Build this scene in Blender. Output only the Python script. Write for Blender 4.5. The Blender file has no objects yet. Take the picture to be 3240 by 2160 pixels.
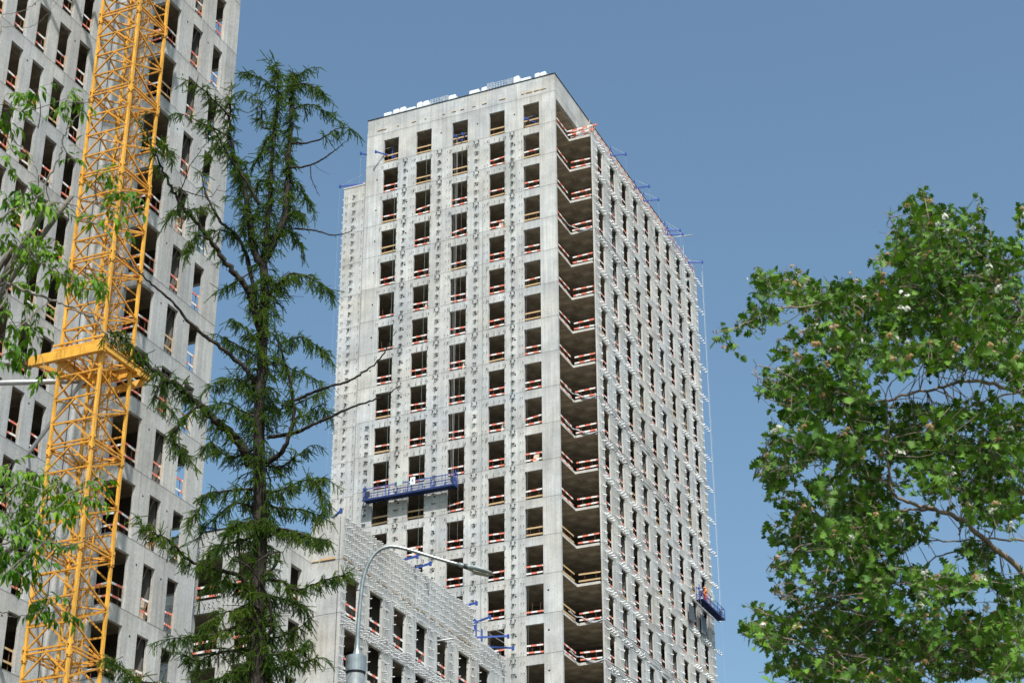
import bpy, math, random
import numpy as np
from mathutils import Vector, Matrix

random.seed(7)
RNG = np.random.default_rng(7)
S = bpy.context.scene
COL = S.collection

# ------------------------------------------------------------------ camera
F_PX, PITCH, ROLL, PSI = 6033.8, math.radians(27.402), math.radians(-0.101), math.radians(23.755)
cam_d = bpy.data.cameras.new('camera')
cam = bpy.data.objects.new('camera', cam_d)
COL.objects.link(cam)
cam.matrix_world = Matrix.Translation((0, 0, 1.6)) @ Matrix.Rotation(math.pi / 2 + PITCH, 4, 'X') @ Matrix.Rotation(ROLL, 4, 'Z')
cam_d.sensor_width = 36.0
cam_d.lens = 36.0 * F_PX / 3240
cam_d.clip_start, cam_d.clip_end = 0.1, 3000
cam_d.dof.use_dof = True
cam_d.dof.focus_distance = 110.0
cam_d.dof.aperture_fstop = 16.0
S.camera = cam
S.render.resolution_x, S.render.resolution_y = 1024, 682

# building axes: u = along face A to the right (towards camera), v = along face B away from camera
U = np.array([math.cos(PSI), -math.sin(PSI), 0.0])
V = np.array([math.sin(PSI), math.cos(PSI), 0.0])
C0 = np.array([3.93, 143.11, 0.0])
SUNV = -0.66 * U + 1.0 * V + np.array([0, 0, -1.75])   # direction the light travels
TO_SUN = -SUNV / np.linalg.norm(SUNV)

# ------------------------------------------------------------------ light
W = bpy.data.worlds.new("World")
S.world = W
W.use_nodes = True
nt = W.node_tree
nt.nodes.clear()
sky = nt.nodes.new('ShaderNodeTexSky')
sky.sky_type = 'NISHITA'
sky.sun_disc = False
sky.sun_elevation = math.asin(TO_SUN[2])
sky.sun_rotation = math.atan2(TO_SUN[0], TO_SUN[1])
sky.air_density = 1.0
sky.dust_density = 3.0
sky.ozone_density = 1.4
bg = nt.nodes.new('ShaderNodeBackground')
bg.inputs['Strength'].default_value = 0.122
wo = nt.nodes.new('ShaderNodeOutputWorld')
tint = nt.nodes.new('ShaderNodeMix'); tint.data_type = 'RGBA'; tint.blend_type = 'MULTIPLY'; tint.inputs[0].default_value = 1.0
tint.inputs[7].default_value = (0.875, 1.02, 0.98, 1)          # slightly greener sky blue
nt.links.new(sky.outputs[0], tint.inputs[6])
nt.links.new(tint.outputs[2], bg.inputs[0])
nt.links.new(bg.outputs[0], wo.inputs[0])
sl = bpy.data.lights.new('sun', 'SUN')
sl.energy = 4.3
sl.angle = math.radians(0.53)
sl.color = (1.0, 0.965, 0.92)
so = bpy.data.objects.new('sun', sl)
so.rotation_euler = Vector(TO_SUN).to_track_quat('Z', 'Y').to_euler()
so.location = (0, -20, 120)
COL.objects.link(so)
S.view_settings.view_transform = 'Standard'
S.view_settings.look = 'None'
S.view_settings.gamma = 1
S.view_settings.exposure = 0.52

# ------------------------------------------------------------------ materials
def mat(name, col, rough=0.8, metal=0.0, build=None, spec=0.3):
    m = bpy.data.materials.new(name)
    m.use_nodes = True
    t = m.node_tree
    b = t.nodes['Principled BSDF']
    b.inputs['Base Color'].default_value = (*col, 1)
    b.inputs['Roughness'].default_value = rough
    b.inputs['Metallic'].default_value = metal
    b.inputs['Specular IOR Level'].default_value = spec
    if build:
        build(t, b, col)
    return m

def N(t, kind, **kw):
    n = t.nodes.new(kind)
    for k, v in kw.items():
        if k.startswith('i_'):
            n.inputs[k[2:].replace('_', ' ')].default_value = v
        else:
            setattr(n, k, v)
    return n

def math_(t, op, a, b=None):
    n = t.nodes.new('ShaderNodeMath'); n.operation = op
    for i, x in enumerate((a, b)):
        if x is None: continue
        if isinstance(x, (int, float)): n.inputs[i].default_value = x
        else: t.links.new(x, n.inputs[i])
    return n.outputs[0]

def mul_col(t, c, f):
    """multiply colour socket by float socket"""
    n = t.nodes.new('ShaderNodeMix'); n.data_type = 'RGBA'; n.blend_type = 'MULTIPLY'
    n.inputs[0].default_value = 1.0
    t.links.new(c, n.inputs[6]); t.links.new(f, n.inputs[7])
    return n.outputs[2]

def ramp(t, x, lo, hi, a, b):
    n = t.nodes.new('ShaderNodeMapRange'); n.clamp = True
    t.links.new(x, n.inputs[0])
    for i, v in enumerate((lo, hi, a, b)): n.inputs[i + 1].default_value = v
    return n.outputs[0]

def noisy(scale=6, amt=0.25, stretch=(1, 1, 1), bump=0.0):
    def f(t, b, col):
        tc = N(t, 'ShaderNodeTexCoord'); mp = N(t, 'ShaderNodeMapping')
        mp.inputs['Scale'].default_value = stretch
        t.links.new(tc.outputs['Object'], mp.inputs[0])
        n = N(t, 'ShaderNodeTexNoise', i_Scale=scale, i_Detail=6.0)
        t.links.new(mp.outputs[0], n.inputs['Vector'])
        v = ramp(t, n.outputs[0], 0.3, 0.7, 1 - amt, 1 + amt)
        rgb = N(t, 'ShaderNodeRGB'); rgb.outputs[0].default_value = (*col, 1)
        t.links.new(mul_col(t, rgb.outputs[0], v), b.inputs['Base Color'])
        if bump:
            bp = N(t, 'ShaderNodeBump', i_Strength=bump, i_Distance=0.02)
            t.links.new(n.outputs[0], bp.inputs['Height'])
            t.links.new(bp.outputs[0], b.inputs['Normal'])
    return f

def concrete(z0, panel=1.25, streak=0.16, stain=0.24, warm=0.35, seam=0.68):
    """cast concrete: formwork seams, pour joint every 3.3 m, streaks, blotches"""
    def f(t, b, col):
        tc = N(t, 'ShaderNodeTexCoord'); sp = N(t, 'ShaderNodeSeparateXYZ')
        t.links.new(tc.outputs['Object'], sp.inputs[0])
        x, y, z = sp.outputs
        s = math_(t, 'ADD', x, y)
        zz = math_(t, 'SUBTRACT', z, z0)
        cv = N(t, 'ShaderNodeCombineXYZ')
        t.links.new(s, cv.inputs[0]); t.links.new(zz, cv.inputs[1])
        # slight waviness so that seams are not ruler straight
        nw = N(t, 'ShaderNodeTexNoise', i_Scale=1.7, i_Detail=3.0)
        t.links.new(cv.outputs[0], nw.inputs['Vector'])
        wv = N(t, 'ShaderNodeVectorMath', operation='SCALE'); wv.inputs['Scale'].default_value = 0.035
        t.links.new(nw.outputs['Color'], wv.inputs[0])
        av = N(t, 'ShaderNodeVectorMath', operation='ADD')
        t.links.new(cv.outputs[0], av.inputs[0]); t.links.new(wv.outputs[0], av.inputs[1])
        br = N(t, 'ShaderNodeTexBrick', offset=0.0)
        br.inputs['Color1'].default_value = (0.86, 0.86, 0.86, 1)
        br.inputs['Color2'].default_value = (1.08, 1.08, 1.07, 1)
        br.inputs['Mortar'].default_value = (seam, seam, seam, 1)
        br.inputs['Scale'].default_value = 1.0
        br.inputs['Mortar Size'].default_value = 0.014
        br.inputs['Mortar Smooth'].default_value = 0.6
        br.inputs['Brick Width'].default_value = panel
        br.inputs['Row Height'].default_value = 3.3
        t.links.new(av.outputs[0], br.inputs['Vector'])
        # blotches
        n1 = N(t, 'ShaderNodeTexNoise', i_Scale=0.5, i_Detail=8.0, i_Roughness=0.6)
        t.links.new(tc.outputs['Object'], n1.inputs['Vector'])
        f1 = ramp(t, n1.outputs[0], 0.32, 0.68, 1 - stain, 1 + stain * 0.5)
        # vertical streaks
        mp = N(t, 'ShaderNodeMapping'); mp.inputs['Scale'].default_value = (5.0, 0.22, 1)
        t.links.new(cv.outputs[0], mp.inputs[0])
        n2 = N(t, 'ShaderNodeTexNoise', i_Scale=1.0, i_Detail=5.0)
        t.links.new(mp.outputs[0], n2.inputs['Vector'])
        f2 = ramp(t, n2.outputs[0], 0.3, 0.7, 1 - streak, 1 + streak * 0.6)
        # fine pitting and patches
        n3 = N(t, 'ShaderNodeTexNoise', i_Scale=7.0, i_Detail=8.0, i_Roughness=0.7)
        t.links.new(tc.outputs['Object'], n3.inputs['Vector'])
        f3 = ramp(t, n3.outputs[0], 0.3, 0.7, 0.82, 1.10)
        # small pale patches (plugged tie holes / mortar repairs)
        vo = N(t, 'ShaderNodeTexVoronoi', i_Scale=1.3)
        t.links.new(cv.outputs[0], vo.inputs['Vector'])
        f4 = ramp(t, vo.outputs['Distance'], 0.04, 0.09, 1.14, 1.0)
        # pour joint: thin ragged dark line
        zr = math_(t, 'ADD', zz, math_(t, 'MULTIPLY', math_(t, 'SUBTRACT', n3.outputs[0], 0.5), 0.09))
        fr = math_(t, 'FRACT', math_(t, 'DIVIDE', zr, 3.3))
        dd = math_(t, 'MINIMUM', fr, math_(t, 'SUBTRACT', 1.0, fr))
        jn = ramp(t, dd, 0.002, 0.011, 0.50, 1.0)
        # dirt wash just below each joint
        wash = ramp(t, fr, 0.86, 1.0, 1.0, 0.90)
        c = br.outputs['Color']
        for fac in (f1, f2, f3, f4, jn, wash): c = mul_col(t, c, fac)
        # warm / cool drift
        n5 = N(t, 'ShaderNodeTexNoise', i_Scale=0.23, i_Detail=3.0)
        t.links.new(tc.outputs['Object'], n5.inputs['Vector'])
        mx = N(t, 'ShaderNodeMix', data_type='RGBA')
        t.links.new(ramp(t, n5.outputs[0], 0.35, 0.65, 0, 1), mx.inputs[0])
        mx.inputs[6].default_value = (col[0] * 0.97, col[1] * 1.0, col[2] * 1.05, 1)
        mx.inputs[7].default_value = (col[0] * 1.03, col[1] * 1.0, col[2] * (1.0 - 0.12 * warm), 1)
        m2 = N(t, 'ShaderNodeMix', data_type='RGBA', blend_type='MULTIPLY'); m2.inputs[0].default_value = 1
        t.links.new(mx.outputs[2], m2.inputs[6]); t.links.new(c, m2.inputs[7])
        t.links.new(m2.outputs[2], b.inputs['Base Color'])
        bp = N(t, 'ShaderNodeBump', i_Strength=0.5, i_Distance=0.03)
        hh = math_(t, 'ADD', math_(t, 'MULTIPLY', jn, 0.8), n3.outputs[0])
        t.links.new(hh, bp.inputs['Height']); t.links.new(bp.outputs[0], b.inputs['Normal'])
    return f

def worn(amount=0.5):
    """paint with faded patches, vertical grime and rusty chips"""
    def f(t, b, col):
        tc = N(t, 'ShaderNodeTexCoord')
        n1 = N(t, 'ShaderNodeTexNoise', i_Scale=1.3, i_Detail=5.0); t.links.new(tc.outputs['Object'], n1.inputs['Vector'])
        mp = N(t, 'ShaderNodeMapping'); mp.inputs['Scale'].default_value = (14, 14, 1.2); t.links.new(tc.outputs['Object'], mp.inputs[0])
        n2 = N(t, 'ShaderNodeTexNoise', i_Scale=1.0, i_Detail=6.0, i_Roughness=0.7); t.links.new(mp.outputs[0], n2.inputs['Vector'])
        n3 = N(t, 'ShaderNodeTexNoise', i_Scale=16.0, i_Detail=6.0, i_Roughness=0.75); t.links.new(tc.outputs['Object'], n3.inputs['Vector'])
        rgb = N(t, 'ShaderNodeRGB'); rgb.outputs[0].default_value = (*col, 1)
        c = mul_col(t, rgb.outputs[0], ramp(t, n1.outputs[0], .3, .7, .78, 1.15))
        c = mul_col(t, c, ramp(t, n2.outputs[0], .35, .6, .62, 1.0))
        mx = N(t, 'ShaderNodeMix', data_type='RGBA'); t.links.new(ramp(t, n3.outputs[0], .60 - .06 * amount, .68, 0, .85), mx.inputs[0])
        t.links.new(c, mx.inputs[6]); mx.inputs[7].default_value = (.17, .07, .03, 1)
        t.links.new(mx.outputs[2], b.inputs['Base Color'])
    return f

def ceiling_mat(t, b, col):
    tc = N(t, 'ShaderNodeTexCoord')
    br = N(t, 'ShaderNodeTexBrick', offset=0.5)
    br.inputs['Color1'].default_value = (col[0] * 0.85, col[1] * 0.85, col[2] * 0.85, 1)
    br.inputs['Color2'].default_value = (*col, 1)
    br.inputs['Mortar'].default_value = (col[0] * 1.7, col[1] * 1.7, col[2] * 1.7, 1)
    br.inputs['Scale'].default_value = 1.0
    br.inputs['Mortar Size'].default_value = 0.03
    br.inputs['Mortar Smooth'].default_value = 0.8
    br.inputs['Brick Width'].default_value = 2.44
    br.inputs['Row Height'].default_value = 1.22
    t.links.new(tc.outputs['Object'], br.inputs['Vector'])
    n = N(t, 'ShaderNodeTexNoise', i_Scale=1.1, i_Detail=6.0)
    t.links.new(tc.outputs['Object'], n.inputs['Vector'])
    t.links.new(mul_col(t, br.outputs['Color'], ramp(t, n.outputs[0], 0.3, 0.7, 0.6, 1.3)), b.inputs['Base Color'])

Z0A, Z0L = 98.12, 59.2
M = {}
M['conc'] = mat('concrete_main', (0.505, 0.505, 0.49), 0.9, build=concrete(Z0A))
M['concL'] = mat('concrete_left', (0.445, 0.445, 0.43), 0.9, build=concrete(Z0L, panel=0.81, stain=0.18, streak=0.15, warm=0.2))
M['concC'] = mat('concrete_low', (0.51, 0.507, 0.485), 0.9, build=concrete(38.66, panel=1.4))
M['slab'] = mat('slab_underside', (0.40, 0.335, 0.25), 0.9, build=ceiling_mat)
M['slab_edge'] = mat('slab_edge', (0.48, 0.465, 0.43), 0.9, build=noisy(3, 0.15, bump=0.2))
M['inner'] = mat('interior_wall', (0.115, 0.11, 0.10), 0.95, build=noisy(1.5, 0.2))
M['galv'] = mat('galvanised_bracket', (0.55, 0.57, 0.58), 0.6, 0.0, build=noisy(9, 0.2))
M['galv_shade'] = mat('shade_dark_bracket', (0.16, 0.165, 0.17), 0.8, 0.0, build=noisy(9, 0.3))  # galvanised arms coloured dark so they read as their own shadow marks
M['galv_c'] = mat('galvanised_bracket_dusty', (0.42, 0.43, 0.44), 0.7, 0.0, build=noisy(9, 0.25))
M['floor_top'] = mat('dusty_floor', (0.32, 0.31, 0.28), 0.95, build=noisy(2, 0.2))
M['hole'] = mat('dark_hole', (0.015, 0.015, 0.015), 0.95)
M['red'] = mat('red_board_paint', (0.70, 0.19, 0.13), 0.6, build=noisy(14, 0.3))
M['white'] = mat('white_board_paint', (0.72, 0.70, 0.68), 0.6, build=noisy(14, 0.15))
M['wood'] = mat('raw_timber', (0.50, 0.34, 0.18), 0.8, build=noisy(12, 0.3, (1, 1, 6)))
M['rust'] = mat('rusty_rod', (0.16, 0.07, 0.04), 0.8, build=noisy(20, 0.3))
M['blue'] = mat('blue_steel_paint', (0.035, 0.075, 0.30), 0.45, 0.1, build=noisy(10, 0.2))
M['blue_dark'] = mat('dark_blue_deck', (0.018, 0.035, 0.13), 0.6, build=noisy(8, 0.3))
M['wire'] = mat('steel_wire', (0.55, 0.56, 0.57), 0.6, 0.0)
M['rope_green'] = mat('green_grey_rope', (0.16, 0.25, 0.22), 0.8)
M['felt'] = mat('black_roof_felt', (0.02, 0.02, 0.022), 0.8)
M['yellow'] = mat('crane_yellow_paint', (0.80, 0.41, 0.055), 0.5, 0.0, build=worn(.6), spec=0.4)
M['yellow2'] = mat('crane_yellow_worn', (0.66, 0.31, 0.04), 0.55, 0.0, build=worn(1.2), spec=0.3)
M['grey_steel'] = mat('grey_painted_steel', (0.40, 0.41, 0.42), 0.45, 0.3, build=noisy(6, 0.12))
M['lamp'] = mat('galvanised_lamp', (0.27, 0.30, 0.31), 0.38, 0.55, build=noisy(7, 0.22))
M['lamp_dark'] = mat('lamp_joint_dark', (0.05, 0.055, 0.06), 0.5, 0.3)
M['lamp_head'] = mat('lamp_head_paint', (0.24, 0.27, 0.27), 0.35, 0.1)
M['lens'] = mat('lamp_glass', (0.22, 0.21, 0.15), 0.12, 0.0, spec=0.8)
M['wrap'] = mat('white_wrapped_pack', (0.74, 0.77, 0.80), 0.35, build=noisy(3, 0.15, bump=0.4))
M['panel_dark'] = mat('dark_grey_panel', (0.09, 0.10, 0.11), 0.4, 0.2)
M['panel_pale'] = mat('pale_green_panel', (0.42, 0.50, 0.44), 0.5)
M['black'] = mat('black_cable', (0.03, 0.03, 0.035), 0.6)
M['cablew'] = mat('pale_cable', (0.60, 0.60, 0.62), 0.5)
M['orange_cloth'] = mat('orange_workwear', (0.85, 0.22, 0.03), 0.7)
M['red_cloth'] = mat('red_workwear', (0.55, 0.05, 0.05), 0.7)
M['helmet'] = mat('orange_helmet', (0.95, 0.36, 0.02), 0.3)
M['skin'] = mat('skin', (0.45, 0.25, 0.17), 0.6)
M['sheet'] = mat('plywood_sheet', (0.50, 0.40, 0.31), 0.8, build=noisy(3, 0.2, (1, 1, 4)))
M['ground'] = mat('ground_earth', (0.10, 0.095, 0.07), 0.95, build=noisy(0.4, 0.4))

def leafmat(name, c1, c2, trans=0.35, scale=3.0, rough=0.5):
    m = bpy.data.materials.new(name); m.use_nodes = True
    t = m.node_tree; b = t.nodes['Principled BSDF']; out = t.nodes['Material Output']
    tc = N(t, 'ShaderNodeTexCoord'); n = N(t, 'ShaderNodeTexNoise', i_Scale=scale, i_Detail=4.0)
    t.links.new(tc.outputs['Object'], n.inputs['Vector'])
    at = N(t, 'ShaderNodeAttribute', attribute_name='tint')
    fac = math_(t, 'ADD', math_(t, 'MULTIPLY', ramp(t, n.outputs[0], 0.35, 0.65, 0, 1), 0.45), math_(t, 'MULTIPLY', at.outputs['Fac'], 0.55))
    mx = N(t, 'ShaderNodeMix', data_type='RGBA')
    t.links.new(fac, mx.inputs[0]); mx.inputs[6].default_value = (*c1, 1); mx.inputs[7].default_value = (*c2, 1)
    t.links.new(mx.outputs[2], b.inputs['Base Color'])
    b.inputs['Roughness'].default_value = rough
    b.inputs['Specular IOR Level'].default_value = 0.18
    tr = N(t, 'ShaderNodeBsdfTranslucent'); ms = N(t, 'ShaderNodeMixShader'); ms.inputs[0].default_value = trans
    hs = N(t, 'ShaderNodeHueSaturation'); hs.inputs['Value'].default_value = 1.5; hs.inputs['Saturation'].default_value = 1.1
    t.links.new(mx.outputs[2], hs.inputs['Color']); t.links.new(hs.outputs[0], tr.inputs[0])
    t.links.new(b.outputs[0], ms.inputs[1]); t.links.new(tr.outputs[0], ms.inputs[2])
    t.links.new(ms.outputs[0], out.inputs[0])
    return m
M['needle'] = leafmat('larch_needles', (0.020, 0.072, 0.012), (0.16, 0.23, 0.03), 0.30, 1.2)
M['haw'] = leafmat('hawthorn_leaf', (0.009, 0.052, 0.005), (0.125, 0.245, 0.028), 0.16, 2.0, 0.55)
M['elder'] = leafmat('ash_leaved_leaf', (0.018, 0.095, 0.006), (0.17, 0.30, 0.015), 0.30, 2.0, 0.60)
M['petal'] = leafmat('white_petal', (0.70, 0.70, 0.62), (0.80, 0.80, 0.76), 0.3)
M['faded'] = leafmat('faded_blossom', (0.42, 0.25, 0.11), (0.66, 0.52, 0.34), 0.3)
M['bark'] = mat('larch_bark', (0.034, 0.028, 0.024), 0.95, build=noisy(11, 0.75, (1, 1, 0.35), bump=1.0), spec=.1)
M['bark2'] = mat('hawthorn_bark', (0.22, 0.17, 0.13), 0.85, build=noisy(14, 0.35, (1, 1, 0.4), bump=0.5))
M['bark3'] = mat('pale_bark', (0.17, 0.15, 0.12), 0.8, build=noisy(14, 0.35, (1, 1, 0.4), bump=0.4))

# ------------------------------------------------------------------ mesh helpers
class MB:
    def __init__(s): s.v = []; s.f = []; s.mi = []
    def quad(s, a, b, c, d, m=0):
        n = len(s.v); s.v += [a, b, c, d]; s.f.append((n, n + 1, n + 2, n + 3)); s.mi.append(m)
    def hexa(s, P, m=0):
        n = len(s.v); s.v += [tuple(p) for p in P]
        for q in ((0, 3, 2, 1), (4, 5, 6, 7), (0, 1, 5, 4), (1, 2, 6, 5), (2, 3, 7, 6), (3, 0, 4, 7)):
            s.f.append(tuple(n + i for i in q)); s.mi.append(m)
    def box(s, x0, x1, y0, y1, z0, z1, m=0):
        s.hexa([(x0, y0, z0), (x1, y0, z0), (x1, y1, z0), (x0, y1, z0), (x0, y0, z1), (x1, y0, z1), (x1, y1, z1), (x0, y1, z1)], m)
    def bar(s, p, q, w, h=None, m=0, up=(0, 0, 1)):
        h = h or w; p = np.array(p, float); q = np.array(q, float); d = q - p
        L = np.linalg.norm(d)
        if L < 1e-6: return
        d /= L; up = np.array(up, float)
        if abs(d @ up) > 0.98: up = np.array((1.0, 0, 0))
        a = np.cross(d, up); a /= np.linalg.norm(a); b = np.cross(a, d)
        a = a * w / 2; b = b * h / 2
        s.hexa([p - a - b, p + a - b, p + a + b, p - a + b, q - a - b, q + a - b, q + a + b, q - a + b], m)
    def tube(s, pts, rad, n=8, m=0, cap=True):
        pts = np.array(pts, float); K = len(pts)
        if np.isscalar(rad): rad = [rad] * K
        tg = np.gradient(pts, axis=0); tg /= (np.linalg.norm(tg, axis=1)[:, None] + 1e-12)
        up = np.array((0, 0, 1.0)) if abs(tg[0][2]) < 0.9 else np.array((1.0, 0, 0))
        base = len(s.v); A = None
        for k in range(K):
            if A is None: A = np.cross(tg[k], up)
            else: A = A - tg[k] * (A @ tg[k])
            A = A / (np.linalg.norm(A) + 1e-12); B = np.cross(tg[k], A)
            for i in range(n):
                a = 2 * math.pi * i / n
                s.v.append(tuple(pts[k] + rad[k] * (math.cos(a) * A + math.sin(a) * B)))
        for k in range(K - 1):
            for i in range(n):
                j = (i + 1) % n
                s.f.append((base + k * n + i, base + k * n + j, base + (k + 1) * n + j, base + (k + 1) * n + i)); s.mi.append(m)
        if cap:
            s.f.append(tuple(base + i for i in range(n))[::-1]); s.mi.append(m)
            s.f.append(tuple(base + (K - 1) * n + i for i in range(n))); s.mi.append(m)
    def mesh(s, name, mats, smooth=False):
        me = bpy.data.meshes.new(name)
        me.from_pydata([tuple(float(c) for c in p) for p in s.v], [], s.f)
        for m in mats: me.materials.append(m)
        me.polygons.foreach_set('material_index', s.mi)
        if smooth: me.polygons.foreach_set('use_smooth', [True] * len(s.f))
        me.update()
        return me
    def build(s, name, mats, parent=None, smooth=False):
        if not isinstance(mats, (list, tuple)): mats = [mats]
        return link(name, s.mesh(name, mats, smooth), parent)

def link(name, data, parent=None, loc=None, rotz=0):
    o = bpy.data.objects.new(name, data); COL.objects.link(o)
    if parent: o.parent = parent
    if loc is not None: o.location = loc
    if rotz: o.rotation_euler = (0, 0, rotz)
    return o

def tag(o, label=None, cat=None, group=None, kind=None):
    for k, v in (('label', label), ('category', cat), ('group', group), ('kind', kind)):
        if v: o[k] = v
    return o

def site_empty(name, a=0.0, b=0.0, z=0.0, frame_origin=False):
    """an Empty whose axes are the building axes, standing at local (a,b,z)"""
    o = bpy.data.objects.new(name, None); COL.objects.link(o)
    p = C0 + a * U + b * V
    o.location = (p[0], p[1], z); o.rotation_euler = (0, 0, -PSI)
    return o

def clone(o, name, parent=None, loc=None, rot=None, children=False):
    c = o.copy(); c.name = name; COL.objects.link(c); c.parent = parent
    if loc is not None: c.location = loc
    if rot is not None: c.rotation_euler = rot
    return c

# pixel (of the 3240x2160 photograph) at distance D in front -> world point
def PX(x, y, D):
    c, s_ = math.cos(ROLL), math.sin(ROLL)
    X, Y = x - 1620, y - 1080
    X, Y = c * X + s_ * Y, -s_ * X + c * Y
    d = np.array([X / F_PX, 1.0, -Y / F_PX])
    w = np.array([d[0], math.cos(PITCH) - math.sin(PITCH) * d[2], math.sin(PITCH) + math.cos(PITCH) * d[2]])
    return np.array([0, 0, 1.6]) + w * (D / w[1])

# ------------------------------------------------------------------ facades
def facade(mb, kind, plane, s0, s1, zlo, zhi, wins, t=0.25, m=0, mj=0):
    """wall sheet of thickness t with rectangular openings.
    kind 'A': plane b=const facing -b, s runs along a.  kind 'B': plane a=const facing +a, s runs along b."""
    def P(s, d, z): return (s, plane + d, z) if kind == 'A' else (plane - d, s, z)
    ss = sorted({round(x, 4) for w in wins for x in w[:2] if s0 < x < s1} | {s0, s1})
    zs = sorted({round(x, 4) for w in wins for x in w[2:] if zlo < x < zhi} | {zlo, zhi})
    def solid(i, j):
        if i < 0 or j < 0 or i >= len(ss) - 1 or j >= len(zs) - 1: return False
        cs, cz = (ss[i] + ss[i + 1]) / 2, (zs[j] + zs[j + 1]) / 2
        return not any(w[0] < cs < w[1] and w[2] < cz < w[3] for w in wins)
    G = [[solid(i, j) for j in range(len(zs) - 1)] for i in range(len(ss) - 1)]
    def g(i, j): return 0 <= i < len(ss) - 1 and 0 <= j < len(zs) - 1 and G[i][j]
    for i in range(len(ss) - 1):
        for j in range(len(zs) - 1):
            if not G[i][j]: continue
            a, b, c, d = ss[i], ss[i + 1], zs[j], zs[j + 1]
            mb.quad(P(a, 0, c), P(b, 0, c), P(b, 0, d), P(a, 0, d), m)
            mb.quad(P(a, t, c), P(a, t, d), P(b, t, d), P(b, t, c), mj)
            if not g(i - 1, j): mb.quad(P(a, 0, c), P(a, 0, d), P(a, t, d), P(a, t, c), m)
            if not g(i + 1, j): mb.quad(P(b, 0, c), P(b, t, c), P(b, t, d), P(b, 0, d), m)
            if not g(i, j - 1): mb.quad(P(a, 0, c), P(a, t, c), P(b, t, c), P(b, 0, c), m)
            if not g(i, j + 1): mb.quad(P(a, 0, d), P(b, 0, d), P(b, t, d), P(a, t, d), m)

def dot(mb, kind, plane, s, z, r=0.085, m=1):
    """round tie / vent hole: a dark shallow disc set 3 mm proud"""
    n = 12; base = len(mb.v)
    for d in (-0.003, 0.02):
        for i in range(n):
            a = 2 * math.pi * i / n; ds, dz = r * math.cos(a), r * math.sin(a)
            mb.v.append((s + ds, plane + d, z + dz) if kind == 'A' else (plane - d, s + ds, z + dz))
    mb.f.append(tuple(base + i for i in range(n))); mb.mi.append(m)
    for i in range(n):
        j = (i + 1) % n; mb.f.append((base + i, base + j, base + n + j, base + n + i)); mb.mi.append(m)

# guard rails: two striped boards on thin rods; meshes shared by width and pattern
RAILS = {}
def rail_mesh(w, var, tall=False):
    key = (round(w, 2), var, tall)
    if key in RAILS: return RAILS[key]
    r = random.Random(var * 31 + int(w * 100))
    mb = MB(); patt = var % 7
    heights = [0.29, 0.86] if not tall else [0.43, 1.0]
    if patt == 6 and not tall: heights = [0.33]
    hb_ = .066 if not tall else .048
    for bi, h in enumerate(heights):
        wood = patt == 3 or (patt == 4 and bi == 0)
        tilt = r.uniform(-0.03, 0.03) if patt != 5 else r.uniform(-0.13, 0.13)
        y = 0.15 + 0.008 * bi
        x = -0.02; off = r.random() < 0.5; first = r.uniform(0.15, 0.5)
        seg = first
        while x < w + 0.02 - 1e-4:
            x1 = min(w + 0.02, x + seg)
            z0, z1 = h + tilt * (x / w - 0.5) * 2, h + tilt * (x1 / w - 0.5) * 2
            mm = 2 if wood else (0 if off else 1)
            mb.hexa([(x, y, z0 - hb_), (x1, y, z1 - hb_), (x1, y + .035, z1 - hb_), (x, y + .035, z0 - hb_),
                     (x, y, z0 + hb_), (x1, y, z1 + hb_), (x1, y + .035, z1 + hb_), (x, y + .035, z0 + hb_)], mm)
            x = x1; off = not off; seg = 0.5
    for fx in (0.26, 0.74):
        px = w * (fx + r.uniform(-0.06, 0.06))
        mb.box(px - .012, px + .012, 0.202, 0.226, 0.0, 1.0 + r.uniform(0, .12), 3)
    if tall: mb.box(w - .05, w - .006, 0.135, 0.16, 0.34, 1.1, 2)
    me = mb.mesh('guard_rail', [M['red'], M['white'], M['wood'], M['rust']])
    RAILS[key] = me
    return me

def place_rails(root, specs, cap=100, tall=False):
    """specs: (priority, x, y, z, rotz, width, var). The nearest `cap` are parts, the rest one stuff part."""
    specs = sorted(specs, key=lambda q: -q[0])
    rest = MB()
    for i, (pr, x, y, z, rz, w, var) in enumerate(specs):
        me = rail_mesh(w, var, tall)
        if i < cap:
            link('guard_rail', me, root, (x, y, z), rz)
        else:
            c, s_ = math.cos(rz), math.sin(rz); n = len(rest.v)
            for v in me.vertices:
                rest.v.append((x + c * v.co.x - s_ * v.co.y, y + s_ * v.co.x + c * v.co.y, z + v.co.z))
            for p in me.polygons:
                rest.f.append(tuple(n + k for k in p.vertices)); rest.mi.append(p.material_index)
    if rest.f:
        tag(rest.build('guard_rails', [M['red'], M['white'], M['wood'], M['rust']], root), kind='stuff')

# wall brackets (cladding anchors)
def bracket_mesh(L, hgt, wid, plate=None):
    """wall anchor: horizontal arm on a small web; optional upright end plate"""
    mb = MB()
    mb.box(-.012, .03, -0.008, 0.002, -.03, .035, 0)
    mb.box(-wid / 2, wid / 2, -L, -0.008, -hgt / 2, hgt / 2, 0)
    if plate: mb.box(-wid / 2 - plate[0], -wid / 2 - .002, -L, -L + plate[0] * .5, -plate[1] / 2, plate[1] / 2, 0)
    return mb
BR = {'big': bracket_mesh(.20, .05, .085), 'small': bracket_mesh(.15, .035, .030), 'b': bracket_mesh(.20, .115, .018), 'bs': bracket_mesh(.13, .05, .014), 'c': bracket_mesh(.22, .07, .02)}
BRMAT = {'big': 'galv_shade', 'small': 'galv_shade', 'b': 'galv', 'bs': 'galv', 'c': 'galv_c'}
BRM = {k: v.mesh('bracket', [M[BRMAT[k]]]) for k, v in BR.items()}

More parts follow.
